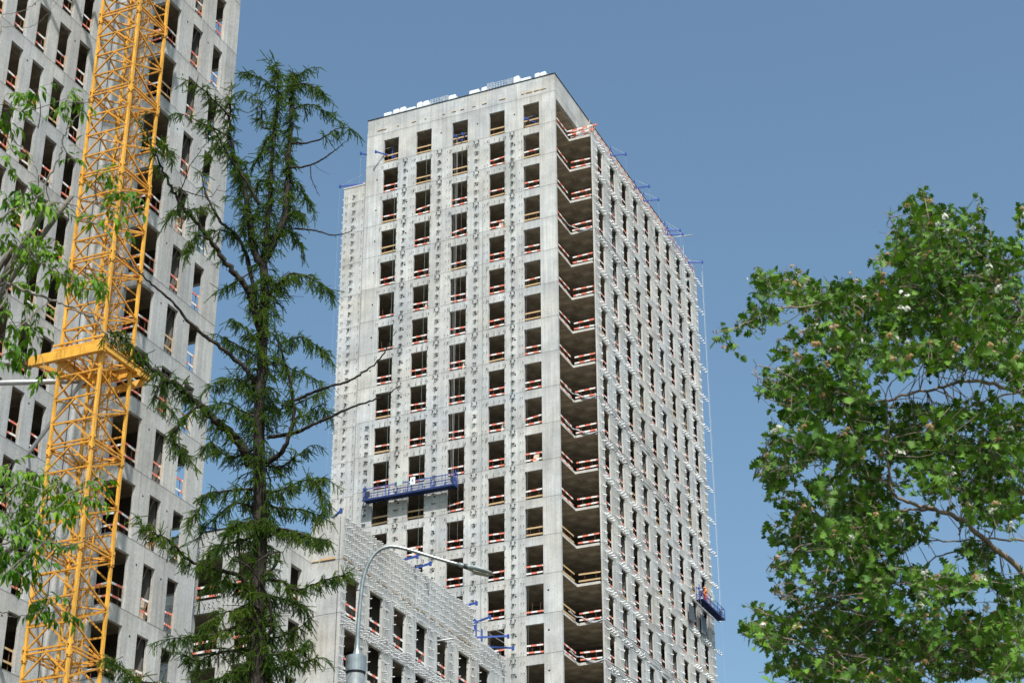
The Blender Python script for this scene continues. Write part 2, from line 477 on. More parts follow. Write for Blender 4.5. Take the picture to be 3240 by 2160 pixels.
def place_brackets(root, specs, cap=100):
    """specs: (priority, type, x, y, z, rotz)"""
    specs = sorted(specs, key=lambda q: -q[0])
    for i, (pr, k, x, y, z, rz) in enumerate(specs[:cap]):
        link('bracket', BRM[k], root, (x, y, z), rz)
    vs, fs, mi = [], [], []; off = 0
    names = ['galv', 'galv_shade', 'galv_c']
    for pr, k, x, y, z, rz in specs[cap:]:
        me = BR[k]; P = np.array(me.v)
        P = P * np.array([1, RNG.uniform(0.75, 1.15), RNG.uniform(0.85, 1.1)])
        c, s_ = math.cos(rz), math.sin(rz)
        Q = np.stack([x + c * P[:, 0] - s_ * P[:, 1], y + s_ * P[:, 0] + c * P[:, 1], z + P[:, 2]], 1)
        vs.append(Q); fs.append(np.array(me.f) + off); off += len(Q); mi += [names.index(BRMAT[k])] * len(me.f)
    if vs:
        me = fast_mesh('brackets', np.concatenate(vs), np.concatenate(fs), [M[q] for q in names], mi=mi)
        tag(link('brackets', me, root), kind='stuff')

def fast_mesh(name, Vv, Ff, mats, tint=None, mi=None, smooth=False):
    me = bpy.data.meshes.new(name)
    nv, nf, k = len(Vv), len(Ff), Ff.shape[1]
    me.vertices.add(nv); me.vertices.foreach_set('co', Vv.astype(np.float32).ravel())
    me.loops.add(nf * k); me.loops.foreach_set('vertex_index', Ff.astype(np.int32).ravel())
    me.polygons.add(nf); me.polygons.foreach_set('loop_start', (np.arange(nf) * k).astype(np.int32))
    me.polygons.foreach_set('loop_total', np.full(nf, k, np.int32))
    for m in mats: me.materials.append(m)
    if mi is not None: me.polygons.foreach_set('material_index', np.asarray(mi, np.int32))
    if smooth: me.polygons.foreach_set('use_smooth', np.ones(nf, bool))
    me.update(calc_edges=True); me.validate()
    if tint is not None:
        at = me.attributes.new('tint', 'FLOAT', 'POINT'); at.data.foreach_set('value', tint.astype(np.float32))
    return me

H = 3.3
# ================================================================== GROUND
mb = MB(); mb.quad((-900, -300, 0), (900, -300, 0), (900, 1500, 0), (-900, 1500, 0))
tag(mb.build('ground', M['ground']), kind='structure')

# ================================================================== MAIN TOWER
T = site_empty('unfinished_tower')
tag(T, 'tallest bare concrete tower block standing free against the sky with open corner loggias', 'tower')
ZT = Z0A + 5.19
ALO, AHI = -19.15, 0.0
A1, B1, BEND = 2.26, 3.28, 32.25
colsA = [(-17.35, -15.80), (-13.97, -12.39), (-10.27, -8.69), (-6.51, -4.99), (-3.16, -1.58)]
colsB = [(s, s + 1.36) for s in (4.41, 7.59, 10.65, 13.67, 16.75, 19.79, 22.87, 26.00, 29.04)]
HEAD = 2.53
NF = 29
fl = lambda k: Z0A - H * k
winsA = [(l, r, fl(k) + 0.02, fl(k) + HEAD) for k in range(NF + 1) for l, r in colsA]
mb = MB(); facade(mb, 'A', 0.0, ALO, AHI, 0, Z0A + 3.75, winsA, 0.22, 0, 2)
for k in range(0, 18):
    for i, (l, r) in enumerate(colsA):
        if i < 4 and not (k == 0 and i == 0): dot(mb, 'A', 0, r + 0.98, fl(k) + 1.75)
    if k > 0: dot(mb, 'A', 0, colsA[0][0] - 0.62, fl(k) + 1.62)
    if k > 13: dot(mb, 'A', 0, -1.17, fl(k) + 1.9)
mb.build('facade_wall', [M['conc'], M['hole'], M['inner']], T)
winsB = [(l, r, fl(k) - 0.02, fl(k) + HEAD + (0.03 if k > 1 else 0)) for k in range(1, NF + 1) for l, r in colsB]
mb = MB(); facade(mb, 'B', A1, B1, BEND, 0, Z0A + 0.12, winsB, 0.15, 0, 2)
for k in range(1, 18):
    for i, (l, r) in enumerate(colsB):
        if i % 2 == 0: dot(mb, 'B', A1, r + 0.45, fl(k) + 1.7, 0.07)
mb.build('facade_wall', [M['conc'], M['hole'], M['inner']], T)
# ledge, recessed parapet and roof upstand
mb = MB()
mb.box(ALO + .02, -0.02, 0.03, 0.28, Z0A + 3.753, ZT)                 # parapet along A
mb.box(-0.27, -0.02, 0.283, 32.0, Z0A + 3.753, ZT)                    # parapet along B
mb.box(-0.28, 0.0, 0.283, 32.0, Z0A + HEAD, Z0A + 3.75)               # beam over top loggia
mb.box(-0.26, -0.02, 5.6, 32.0, Z0A + 0.02, Z0A + HEAD - 0.003)       # set-back top storey wall
mb.box(ALO + .02, ALO + 0.28, 0.283, 32.0, 0, ZT)
mb.box(ALO + .283, -0.283, 31.75, 32.0, 0, ZT - .003)
mb.box(0.0, A1 - .263, 31.98, 32.22, 0, Z0A)
mb.build('parapet', [M['conc']], T)
mb = MB()
mb.box(ALO - .05, 0.03, -0.03, 0.34, ZT + .003, ZT + .045); mb.box(-0.32, 0.03, 0.343, 32.1, ZT + .003, ZT + .045)
mb.build('roof_flashing', M['felt'], T)
mb = MB()
r = random.Random(3)
for i in range(46):                                                   # timber slips left on the ledge
    a = r.uniform(-18.9, -0.3); w = r.uniform(.15, .7)
    if i % 3: continue
    mb = MB(); mb.box(a, a + w, -0.05, 0.029, Z0A + 3.754, Z0A + 3.754 + r.uniform(.03, .08)); mb.build('timber_slip', M['wood'], T)
# slabs: one part per floor
mb = MB()
def slab_poly(mb, pts, z0, z1, mt=0, ms=1):
    n = len(pts); b = len(mb.v)
    mb.v += [(x, y, z0) for x, y in pts] + [(x, y, z1) for x, y in pts]
    mb.f.append(tuple(range(b, b + n))[::-1]); mb.mi.append(mt)
    mb.f.append(tuple(range(b + n, b + 2 * n))); mb.mi.append(2)
    for i in range(n):
        j = (i + 1) % n; mb.f.append((b + i, b + j, b + n + j, b + n + i)); mb.mi.append(ms)
plan = [(ALO + .285, .285), (-.285, .285), (-0.285, 0.283), (-0.003, 0.283), (-0.003, B1), (A1 - .263, B1), (A1 - .263, 31.97), (ALO + .285, 31.74)]
plan = [(ALO + .285, .283), (-0.003, .283), (-0.003, B1), (A1 - .263, B1), (A1 - .263, 31.74), (ALO + .285, 31.74)]
slab_poly(mb, plan, -0.22, 0.0)
slab0 = mb.build('floor_slab', [M['slab'], M['slab_edge'], M['floor_top']], T)
slab0.location = (0, 0, fl(0))
for k in range(1, NF + 1):
    clone(slab0, 'floor_slab', T, (0, 0, fl(k)))
mb = MB(); mb.box(ALO + .285, -.285, .285, 31.7, Z0A + HEAD + .02, Z0A + HEAD + .3)
mb.build('roof_slab', [M['slab']], T)
# interior partitions (one part)
mb = MB()
for k in range(0, NF + 1):
    z0, z1 = fl(k) + .002, fl(k) + H - .222
    if k == 0: z1 = fl(0) + HEAD
    mb.box(-18.7, -4.6, 6.2, 6.4, z0, z1)
    mb.box(-4.6, -4.4, 6.2, 31.6, z0, z1)
    for s in (8.97, 15.0, 21.2, 27.5):
        if k > 0: mb.box(-4.39, A1 - .27, s, s + .18, z0, z1)
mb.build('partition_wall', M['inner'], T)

# guard rails of the main tower
specs = []
rr = random.Random(11)
for k in range(0, 17):
    for i, (l, r_) in enumerate(colsA):
        if k == 0 and i in (2,): pass
        specs.append((i * 2 + (20 if k < 17 else 0) - k * .05, l, 0.02, fl(k), 0, r_ - l, rr.choice([0, 1, 2, 7, 8, 9, 14, 3, 3, 4, 5, 6])))
    if k > 0:
        for i, (l, r_) in enumerate(colsB):
            specs.append((10 - i, A1 - 0.02, l, fl(k), math.pi / 2, 1.36, rr.choice([0, 1, 2, 7, 8, 9, 3, 4])))
    specs.append((50, 0.08, B1 + .02, fl(k), 0, 1.86, rr.choice([0, 1, 2, 7, 8, 9]) if k != 13 else 3))
    specs.append((49, -0.04, 0.45, fl(k), math.pi / 2, 2.75, rr.choice([0, 1, 2, 7, 8, 9]) if k not in (13, 14, 12) else 3))
place_rails(T, specs)
# terrace barrier on the wing roof
mb = MB(); x = B1; on = 0
for zb in (0.42, 0.95):
    x = B1 - .1
    while x < BEND:
        mb.box(A1 - .12, A1 - .085, x, min(x + .5, BEND), Z0A + zb - .05, Z0A + zb + .05, on); on = 1 - on; x += .5
for x in np.arange(B1 + .2, BEND, 2.2): mb.box(A1 - .17, A1 - .123, x, x + .04, Z0A + .12, Z0A + 1.15, 2)
for (x0, x1, z) in ((-.2, 2.75, .92), (-.15, 2.35, .5)):
    for j in range(6):
        a, b = x0 + (x1 - x0) * j / 6, x0 + (x1 - x0) * (j + 1) / 6
        mb.box(a, b, B1 + .05, B1 + .085, Z0A + z - .07, Z0A + z + .07, (j + 1) % 2)
mb.bar((2.0, B1 + .12, Z0A + .1), (2.0, B1 + .12, Z0A + 1.6), .12, .05, 2)
mb.bar((2.25, B1 + .2, Z0A + .1), (2.6, B1 + .1, Z0A + 1.1), .1, .05, 2)
mb.build('terrace_barrier', [M['red'], M['white'], M['wood']], T)

# brackets main tower
specs = []
def jig(s): return random.uniform(-s, s)
for k in range(1, 17):
    for i in range(4):                                                # piers between columns
        s0 = colsA[i][1]; w = colsA[i + 1][0] - s0
        for dz in (0.30, 1.12, 1.95, 2.78):
            for fx, tp in ((.04, 'small'), (.40, 'big'), (.46, 'big'), (.34, 'small'), (.53, 'small'), (.80, 'small'), (.93, 'small')):
                if tp == 'small' and random.random() < .12: continue
                specs.append((i, tp, s0 + w * fx + jig(.02), 0, fl(k) + dz + jig(.02), 0))
        for fx in (.32, .52): specs.append((i, 'big', s0 + w * fx, 0, fl(k) + 3.10, 0))
        l, r_ = colsA[i]                                              # spandrel above the window
        for fx in (-.10, .0, .36, .68, .95, 1.05):
            specs.append((i, 'small', l + (r_ - l) * fx + jig(.02), 0, fl(k) + HEAD + .34 + jig(.02), 0))
            if random.random() < .4: specs.append((i, 'small', l + (r_ - l) * fx, 0, fl(k) + HEAD + .14, 0))
    if k >= 9:
        for dz in (.30, 1.12, 1.95, 2.78):
            for ds in (.55, .68, .80, 1.25): specs.append((0, 'small' if ds > 1 else 'big', colsA[0][0] - ds, 0, fl(k) + dz, 0))
    # face B: chains next to every window, bands over some bays
    zs = [.22, 1.04, 1.87, 2.70]
    for i, (l, r_) in enumerate(colsB + [(BEND - .1, BEND)]):
        for dz in zs:
            for ds, tp in ((.20, 'bs'), (.36, 'b'), (.60, 'b'), (.74, 'bs'), (1.1, 'bs')):
                if random.random() < .08: continue
                specs.append((-i, tp, A1, l - ds + jig(.03), fl(k) + dz + jig(.04), math.pi / 2))
        if i < 3 or i >= 7 or k in (1, ):
            for q in range(7):
                for dz in ((2.72, 3.0) if q % 2 else (2.86,)):
                    specs.append((-i, 'b', A1, l - .1 + q * .28 + jig(.05), fl(k) + dz + jig(.05), math.pi / 2))
place_brackets(T, specs)

# side block D (lower, set back, left of the tower)
D = site_empty('side_block')
tag(D, 'narrow bracket-covered concrete block behind the left edge of the tall tower', 'building')
mb = MB(); mb.box(-21.6, ALO - .02, .36, 9.0, 0, 96.5); mb.build('wall', M['conc'], D)
mb = MB(); mb.box(-21.66, ALO - .02, .32, 9.05, 96.503, 96.62); mb.build('coping', M['slab_edge'], D)
specs = []
for z in np.arange(60, 96.2, 0.825):
    for ds in (.28, .42, 1.05, 1.18, 1.32, 2.05):
        specs.append((z, 'big' if ds in (1.18, 1.05) else 'small', -21.6 + ds + jig(.03), .36, z + jig(.03), 0))
    for y in (.5, .75): specs.append((z, 'b', -21.6, y, z + jig(.05), -math.pi / 2))
place_brackets(D, specs)
mb = MB()
for j in range(5): mb.box(-21.0 + j * .38, -20.62 + j * .38, .9, .94, 96.95 + j * .02, 97.09 + j * .02, j % 2)
mb.bar((-21.3, .9, 97.3), (-20.4, .9, 96.66), .07, .05, 0)
mb.build('guard_rail', [M['red'], M['white']], D)

# ================================================================== LEFT TOWER
L = site_empty('unfinished_tower')
tag(L, 'near concrete tower cut by the left edge of the photo, behind the yellow crane', 'tower')
AL0, AL1, BC, BE = 3.41, 6.67, -67.95, -61.65
fz = lambda n: 59.24 + 3.3 * n           # floor levels
colsL = [(-70.62 - 1.617 * i, -69.74 - 1.617 * i) for i in range(13)]
NL = list(range(-17, 9))
wl = [(l, r_, fz(n), fz(n) + HEAD) for n in NL for l, r_ in colsL]
mb = MB(); facade(mb, 'B', AL0, -95.0, BC + .25, 0, 90, wl, 0.17, 0, 2)
for n in range(-11, 4):
    for i in range(10):
        if i % 2 == 0: dot(mb, 'B', AL0, colsL[i][0] - .38, fz(n) + 2.18, .055)
mb.build('facade_wall', [M['concL'], M['hole'], M['inner']], L)
wr = [(l, r_, fz(n), fz(n) + HEAD) for n in NL for l, r_ in ((-65.80, -64.90), (-63.85, -62.98))]
wr += [(BC - .01, -66.95, fz(n), fz(n) + HEAD) for n in NL]
mb = MB(); facade(mb, 'B', AL1, BC, BE, 0, 90, wr, 0.17, 0, 2)
for n in range(-11, 4):
    dot(mb, 'B', AL1, -66.35, fz(n) + 2.25, .055); dot(mb, 'B', AL1, -64.38, fz(n) + 2.25, .055)
mb.build('facade_wall', [M['concL'], M['hole'], M['inner']], L)
wv = [(5.6, AL1 - .283 + .01, fz(n), fz(n) + HEAD) for n in NL]
mb = MB(); facade(mb, 'A', BC, AL0 + .003, AL1 - .283, 0, 90, wv, 0.25, 0, 2)
mb.build('facade_wall', [M['concL'], M['hole'], M['inner']], L)
we = [(4.3, AL1 - .30, fz(n) + .02, fz(n) + HEAD) for n in NL]
mb = MB(); facade(mb, 'A', BE - .25, -12.0, AL1 - .283, 0, 90, we, 0.25, 0, 2)
mb.box(-12, -11.75, -95, BE - .253, 0, 90, 0); mb.box(-11.747, AL0 - .283, -95, -94.75, 0, 90, 0)
mb.build('side_wall', [M['concL'], M['hole'], M['inner']], L)
mb = MB()
slab_poly(mb, [(-11.74, -94.7), (AL0 - .283, -94.7), (AL0 - .283, BC + .253), (AL1 - .283, BC + .253), (AL1 - .283, BE - .253), (-11.74, BE - .253)], -0.24, 0)
ls = mb.build('floor_slab', [M['slab'], M['slab_edge'], M['floor_top']], L); ls.location = (0, 0, fz(NL[0]))
for n in NL[1:]: clone(ls, 'floor_slab', L, (0, 0, fz(n)))
mb = MB()
for n in NL:
    z0, z1 = fz(n) + .002, fz(n) + H - .242
    mb.box(2.2, AL1 - .29, -64.88, -64.70, z0, z1)                   # cross wall beside the second window
    mb.box(-1.2, -1.0, -94, BE - .26, z0, z1)
mb.build('partition_wall', M['inner'], L)
# remove the spine behind the see-through corner by keeping it short of the end wall opening
specs = []
rr = random.Random(5)
for n in range(-11, 3):
    for i, (l, r_) in enumerate(colsL[:10]):
        specs.append((50 - i - abs(n + 4) * .1, AL0 - .02, l, fz(n), math.pi / 2, r_ - l, rr.choice([0, 1, 2, 3, 7, 8, 9, 14])))
    for l, r_ in ((-65.80, -64.90), (-63.85, -62.98)):
        specs.append((60, AL1 - .02, l, fz(n), math.pi / 2, r_ - l, rr.choice([0, 1, 2, 3, 7, 8])))
    specs.append((61, AL1 - .03, BC + .05, fz(n), math.pi / 2, 0.98, rr.choice([0, 1, 7, 3])))
    specs.append((61, 5.62, BC + .03, fz(n), 0, 0.80, rr.choice([0, 1, 7])))
place_rails(L, specs, tall=True)
mb = MB()                                                            # plywood sheets leaning inside some openings
for n, (l, r_) in ((-3, (-65.8, -64.9)), (-8, (-65.8, -64.9)), (-9, (-65.8, -64.9)), (-10, (-65.8, -64.9)), (0, colsL[4]), (-6, colsL[3])):
    mb = MB(); mb.hexa([(AL1 - .35 if l > -66 else AL0 - .35, r_ - .55, fz(n) + .01), (AL1 - .33 if l > -66 else AL0 - .33, r_ - .01, fz(n) + .01),
             (AL1 - .5 if l > -66 else AL0 - .5, r_ - .01, fz(n) + .01), (AL1 - .52 if l > -66 else AL0 - .52, r_ - .55, fz(n) + .01),
             (AL1 - .35 if l > -66 else AL0 - .35, r_ - .3, fz(n) + 1.1), (AL1 - .33 if l > -66 else AL0 - .33, r_ - .01, fz(n) + 1.1),
             (AL1 - .5 if l > -66 else AL0 - .5, r_ - .01, fz(n) + 1.1), (AL1 - .52 if l > -66 else AL0 - .52, r_ - .3, fz(n) + 1.1)]); mb.build('plywood_sheet', M['sheet'], L)

# ================================================================== LOW BUILDING C
Cb = site_empty('unfinished_building')
tag(Cb, 'lower concrete building with a densely bracketed parapet in front of the tall tower', 'building')
AC, BCc = 2.35, -39.97
ZC = 38.66                                # floor level of top window row; head 41.19
fc = lambda k: ZC - 3.3 * k
colsC = [(s, s + w) for s, w in ((-39.36, 1.63), (-36.37, 1.7), (-33.18, 1.62), (-30.07, 1.52), (-27.05, 1.52), (-23.84, 1.64), (-20.64, 1.7))]
wc = [(l, r_, fc(k), fc(k) + HEAD) for k in range(0, 11) for l, r_ in colsC]
mb = MB(); facade(mb, 'B', AC, BCc, -21.7, 0, 44.67, wc, .20, 0, 2)
for k in range(0, 5):
    for i, (l, r_) in enumerate(colsC[:-1]): dot(mb, 'B', AC, r_ + .55, fc(k) + 1.9, .07)
facade(mb, 'B', AC, -21.7, -16.5, 0, 42.9, wc, .20, 0, 2)
mb.build('facade_wall', [M['concC'], M['hole'], M['inner']], Cb)
mb = MB(); facade(mb, 'A', BCc, 0.3, AC - .263, 0, 44.67, [], .26, 0, 0)
facade(mb, 'B', 0.3, -44.9, BCc + .26, 0, 42.85, [(-42.32, -41.05, fc(k), fc(k) + HEAD) for k in range(11)], .26, 0, 2)
mb.box(-.2, AC - .263, -16.76, -16.5, 0, 42.89)
mb.box(.04, .3, BCc + .263, -16.77, 40.5, 44.6)                       # rear parapet
mb.build('side_wall', [M['concC'], M['hole'], M['inner']], Cb)
colsCl = [(-4.45, -2.72), (-1.75, -.62)]
mb = MB(); facade(mb, 'A', -44.9, -9.0, 0.3 - .263, 0, 42.85, [(l, r_, fc(k), fc(k) + HEAD) for k in range(11) for l, r_ in colsCl], .26, 0, 2)
for k in range(5): dot(mb, 'A', -44.9, -5.3, fc(k) + 1.9, .08)
mb.build('facade_wall', [M['concC'], M['hole'], M['inner']], Cb)
mb = MB()
slab_poly(mb, [(-8.9, -44.63), (.03, -44.63), (.03, BCc + .26), (AC - .27, BCc + .27), (AC - .27, -16.8), (-8.9, -16.8)], -.22, 0)
cs = mb.build('floor_slab', [M['slab'], M['slab_edge'], M['floor_top']], Cb); cs.location = (0, 0, fc(0))
for k in range(-1, 11):
    if k: clone(cs, 'floor_slab', Cb, (0, 0, fc(k)))
mb = MB()
for k in range(0, 11):
    z0, z1 = fc(k) + .002, fc(k) + 3.078
    mb.box(-2.0, -1.8, -39.6, -17, z0, z1); mb.box(-8.8, .0, -40.4, -40.2, z0, z1)
    for s in (-34.0, -28.2, -21.9): mb.box(-1.79, AC - .27, s, s + .16, z0, z1)
mb.build('partition_wall', M['inner'], Cb)
mb = MB(); mb.box(-9.04, .02, -44.93, -44.6, 42.853, 42.93); mb.build('coping', M['felt'], Cb)
mb = MB()
for z, y0, y1 in ((fc(0) + HEAD + .88, -39.9, -21.8),):
    y = y0
    while y < y1:
        w = random.uniform(.25, .9)
        mb = MB(); mb.box(AC, AC + .03, y, min(y + w, y1), z, z + .05); mb.build('timber_slip', M['wood'], Cb); y += w + random.uniform(.05, .8)
mb = MB(); mb.box(.9, 1.9, BCc - .06, BCc, 42.02, 42.14); mb.build('timber_slip', M['wood'], Cb); mb = MB(); mb.box(.35, .8, BCc - .05, BCc, 42.02, 42.08)
mb.build('timber_slip', M['wood'], Cb)
specs = []
for k in range(0, 4):
    for i, (l, r_) in enumerate(colsC[:-1]):
        w = colsC[i + 1][0] - r_
        for dz in np.arange(.12, 2.6, .60):
            for fx in (.10, .26, .40, .93): specs.append((60 - i - abs(dz), 'c', AC, r_ + w * fx + jig(.03), fc(k) + dz + jig(.04), math.pi / 2))
    for dz in np.arange(.12, 2.6, .6): specs.append((62, 'c', AC, BCc + .1, fc(k) + dz, math.pi / 2)); specs.append((62, 'c', AC, BCc + .32, fc(k) + dz, math.pi / 2))
    if k > 0:
        for y in np.arange(BCc + .1, -16.7, .27):
            for dz in (2.64, 2.88, 3.12): specs.append((20 - abs(y + 40) * .2, 'c', AC, y + jig(.05), fc(k) + dz + jig(.05), math.pi / 2))
for zi, z in enumerate(np.arange(41.35, 44.6, .46)):
    for y in np.arange(BCc + .12, -16.6, .30):
        if y > -21.75 and z > 42.8: continue
        if abs(z - 42.1) < .12: z2 = z + .14
        else: z2 = z
        specs.append((10, 'c', AC, y + jig(.06) + (.15 if zi % 2 else 0), z2 + jig(.05), math.pi / 2))
for k in range(4):
    for a in np.arange(-6.6, .1, .32):
        for dz in (2.75, 3.05): specs.append((5, 'small', a + jig(.05), -44.9, fc(k) + dz + jig(.04), 0))
    for dz in np.arange(.2, 2.5, .5):
        for a in (-4.7, -4.95, -2.4, -2.2, -1.95, -.4, -.15, .1): specs.append((5, 'small', a, -44.9, fc(k) + dz, 0))
for a in np.arange(-6.6, .1, .35): specs.append((5, 'small', a, -44.9, 42.5 + jig(.05), 0)); specs.append((5, 'small', a + .1, -44.9, 41.6, 0))
place_brackets(Cb, specs)
specs = []
rr = random.Random(9)
for k in range(0, 4):
    for i, (l, r_) in enumerate(colsC): specs.append((50 - i, AC - .02, l, fc(k), math.pi / 2, round(r_ - l, 2), rr.choice([0, 1, 2, 7, 8, 5])))
    specs.append((60, .28, -42.32, fc(k), math.pi / 2, 1.27, rr.choice([0, 1, 7])))
    for l, r_ in colsCl: specs.append((55, l, -44.88, fc(k), 0, round(r_ - l, 2), rr.choice([0, 1, 7])))
place_rails(Cb, specs)
mb = MB(); mb.bar((AC - .5, -20.6, fc(1) + .1), (AC - .1, -19.4, fc(1) + 1.6), .04, .04, 0); mb.bar((AC - .5, -20.2, fc(1)), (AC - .2, -19.5, fc(1) + 1.3), .04, .04, 0)
mb.build('prop', M['cablew'], Cb)

# ================================================================== CRANE
CR = site_empty('tower_crane')
tag(CR, 'yellow lattice tower crane mast standing in front of the left tower', 'crane')
w = 2.0; ca, cb = 11.96, -77.39
Sx = 4.17; zj0 = 53.12
ch = {'F': (ca, cb), 'L': (ca - w, cb), 'R': (ca, cb + w), 'K': (ca - w, cb + w)}
def P3(c, z): return (ch[c][0], ch[c][1], z)
NTOP, NBOT = -6, 13
for j in range(NTOP, NBOT):
    zt = zj0 - Sx * j; zb = max(zt - Sx, 0.0)
    if zt <= 0.3: break
    p = Sx / 4
    mb = MB()
    for c in 'FLRK':
        mb.box(ch[c][0] - .058, ch[c][0] + .058, ch[c][1] - .058, ch[c][1] + .058, zb + .004, zt, 0)
        sx = .0
        mb.box(ch[c][0] - .085, ch[c][0] + .085, ch[c][1] - .085, ch[c][1] + .085, zt - .34, zt + .002, 0)   # socket
        mb.box(ch[c][0] - .085, ch[c][0] + .085, ch[c][1] - .085, ch[c][1] + .085, zb + .006, zb + .30, 0)
        for dz in (-.28, .12):
            mb.tube([(ch[c][0] - .15, ch[c][1], zt + dz if dz < 0 else zb + dz), (ch[c][0] + .15, ch[c][1], zt + dz if dz < 0 else zb + dz)], .028, 6, 1)
            mb.tube([(ch[c][0], ch[c][1] - .15, zt + dz if dz < 0 else zb + dz), (ch[c][0], ch[c][1] + .15, zt + dz if dz < 0 else zb + dz)], .028, 6, 1)
    sec = mb.build('mast_section', [M['yellow'], M['rust']], CR)
    # K-braced faces (facing -b and +b)
    mb = MB()
    for (l, r_, off) in (('L', 'F', -.03), ('K', 'R', .03)):
        for q in range(4):
            z = zt - .02 - p * q; z2 = z - p
            a0, a1 = np.array(P3(l, z)), np.array(P3(r_, z)); mid = (a0 + a1) / 2
            o = np.array((0, off, 0))
            mb.bar(a0 + o, a1 + o, .06, .068)
            if z2 > 0.1:
                mb.bar(mid + o * 1.5 + (0, 0, -.05), np.array(P3(l, z2 + .09)) + o * 1.5, .056, .062)
                mb.bar(mid + o * 1.5 + (0, 0, -.05), np.array(P3(r_, z2 + .09)) + o * 1.5, .056, .062)
        mb.bar(np.array(P3(l, zb + .13)) + (0, off, 0), np.array(P3(r_, zb + .13)) + (0, off, 0), .06, .068)
    # zigzag faces (facing +a and -a)
    for (f, r_, off) in (('F', 'R', .03), ('L', 'K', -.03)):
        o = np.array((off, 0, 0)); seq = [(r_, 0), (f, 1), (r_, 2), (f, 3), (r_, 4)]
        for (c1, q1), (c2, q2) in zip(seq[:-1], seq[1:]):
            if zt - p * q2 > 0.05:
                mb.bar(np.array(P3(c1, zt - .18 - p * q1 * .94)) + o, np.array(P3(c2, zt - .12 - p * q2 * .94)) + o, .06, .068)
        mb.bar(np.array(P3(f, zt - .05)) + o, np.array(P3(r_, zt - .05)) + o, .06, .068)
        mb.bar(np.array(P3(f, zb + .10)) + o, np.array(P3(r_, zb + .10)) + o, .06, .068)
    # inner horizontal cross frame
    mb.bar(P3('L', zt - .08), P3('R', zt - .08), .06, .06); mb.bar(P3('L', zt - p * 2), P3('R', zt - p * 2), .05, .05)
    mb.bar(P3('F', zt - p * 2 + .07), P3('K', zt - p * 2 + .07), .05, .05)
    mb.build('brace', M['yellow2'], sec)
    # ladder with safety hoops
    mb = MB(); lx, ly = ca - .75, cb + 1.45
    mb.bar((lx - .2, ly, zb), (lx - .2, ly, zt), .045, .045); mb.bar((lx + .2, ly, zb), (lx + .2, ly, zt), .045, .045)
    for z in np.arange(zb + .1, zt, .28): mb.tube([(lx - .2, ly, z), (lx + .2, ly, z)], .014, 5)
    for z in np.arange(zb + .3, zt, .9):
        mb.tube([(lx + .33 * math.cos(t_), ly - .05 - .62 * math.sin(t_), z) for t_ in np.linspace(0, math.pi, 9)], .013, 5)
    for t_ in (.6, math.pi / 2, math.pi - .6): mb.tube([(lx + .33 * math.cos(t_), ly - .05 - .62 * math.sin(t_), zb), (lx + .33 * math.cos(t_), ly - .05 - .62 * math.sin(t_), zt)], .012, 5)
    mb.build('ladder', M['yellow2'], sec)
# anchoring collar
mb = MB(); zc = 36.25
mb.box(8.62, 12.22, cb - .30, cb - .10, zc - .2, zc + .22)
mb.box(9.4, 12.25, cb + w + .10, cb + w + .30, zc - .22, zc + .2)
mb.box(ca + .10, ca + .28, cb - .30, cb + w + 1.05, zc - .12, zc + .12)
mb.box(ca - w - .28, ca - w - .10, cb - .10, cb + w + .35, zc - .14, zc + .14)
mb.box(ca + .08, ca + .32, cb - .1, cb + w + 1.0, zc + .123, zc + .16)
mb.box(9.6, 12.0, cb - .12, cb - .06, zc + .35, zc + .42); mb.box(9.6, 12.0, cb - .12, cb - .06, zc + .55, zc + .62)
mb.bar((8.7, cb - .2, zc + .0), (9.4, cb + w, zc), .14, .2)
mb.bar((ca, cb - .1, zc), (ca - w, cb + w, zc - .3), .12, .12); mb.bar((ca + .1, cb + w + .9, zc - .15), (ca - 1.2, cb + w + .2, zc - .7), .2, .25)
mb.build('anchor_collar', [M['yellow']], CR)
for z, full in ((36.25, False), (72.0, True)):
    ties = [((8.5, -77.3), (AL0, -82.4), .115), ((9.95, -75.3), (AL0, -77.9), .115)]
    if full: ties.append(((8.9, -80.1), (AL0, -90.9), .09))  # extra unseen tie, added above the frame for its shadow stripe on the wall
    for (p0, p1, r_) in ties:
        mb = MB(); mb.tube([(*p0, z - .05), (*p1, z - .1)], r_, 14); mb.build('tie_strut', M['grey_steel'], CR, smooth=True)
    mb = MB(); mb.bar((AL0 - .1, -70.5, z - .15), (9.9, -75.7, z - .2), .10, .22); mb.build('tie_strut', M['grey_steel'], CR)
    mb = MB(); mb.box(8.35, 8.5, cb - .3, cb - .02, z - .1, z + .14); mb.tube([(8.42, cb - .36, z), (8.42, cb + .04, z)], .05, 8); mb.build('strut_pin', M['rust'], CR)
mb = MB(); zc = 72.0
mb.box(8.62, 12.22, cb - .30, cb - .10, zc - .2, zc + .22); mb.box(9.4, 12.25, cb + w + .10, cb + w + .30, zc - .22, zc + .2)
mb.box(ca + .10, ca + .28, cb - .097, cb + w + .097, zc - .12, zc + .12); mb.box(ca - w - .28, ca - w - .10, cb - .097, cb + w + .097, zc - .14, zc + .14)
mb.build('anchor_collar', [M['yellow']], CR)
mb = MB(); mb.tube([(ca - 1.25, cb - .02, z) for z in np.linspace(14, 66, 40)], .022, 6); mb.build('power_cable', M['black'], CR)

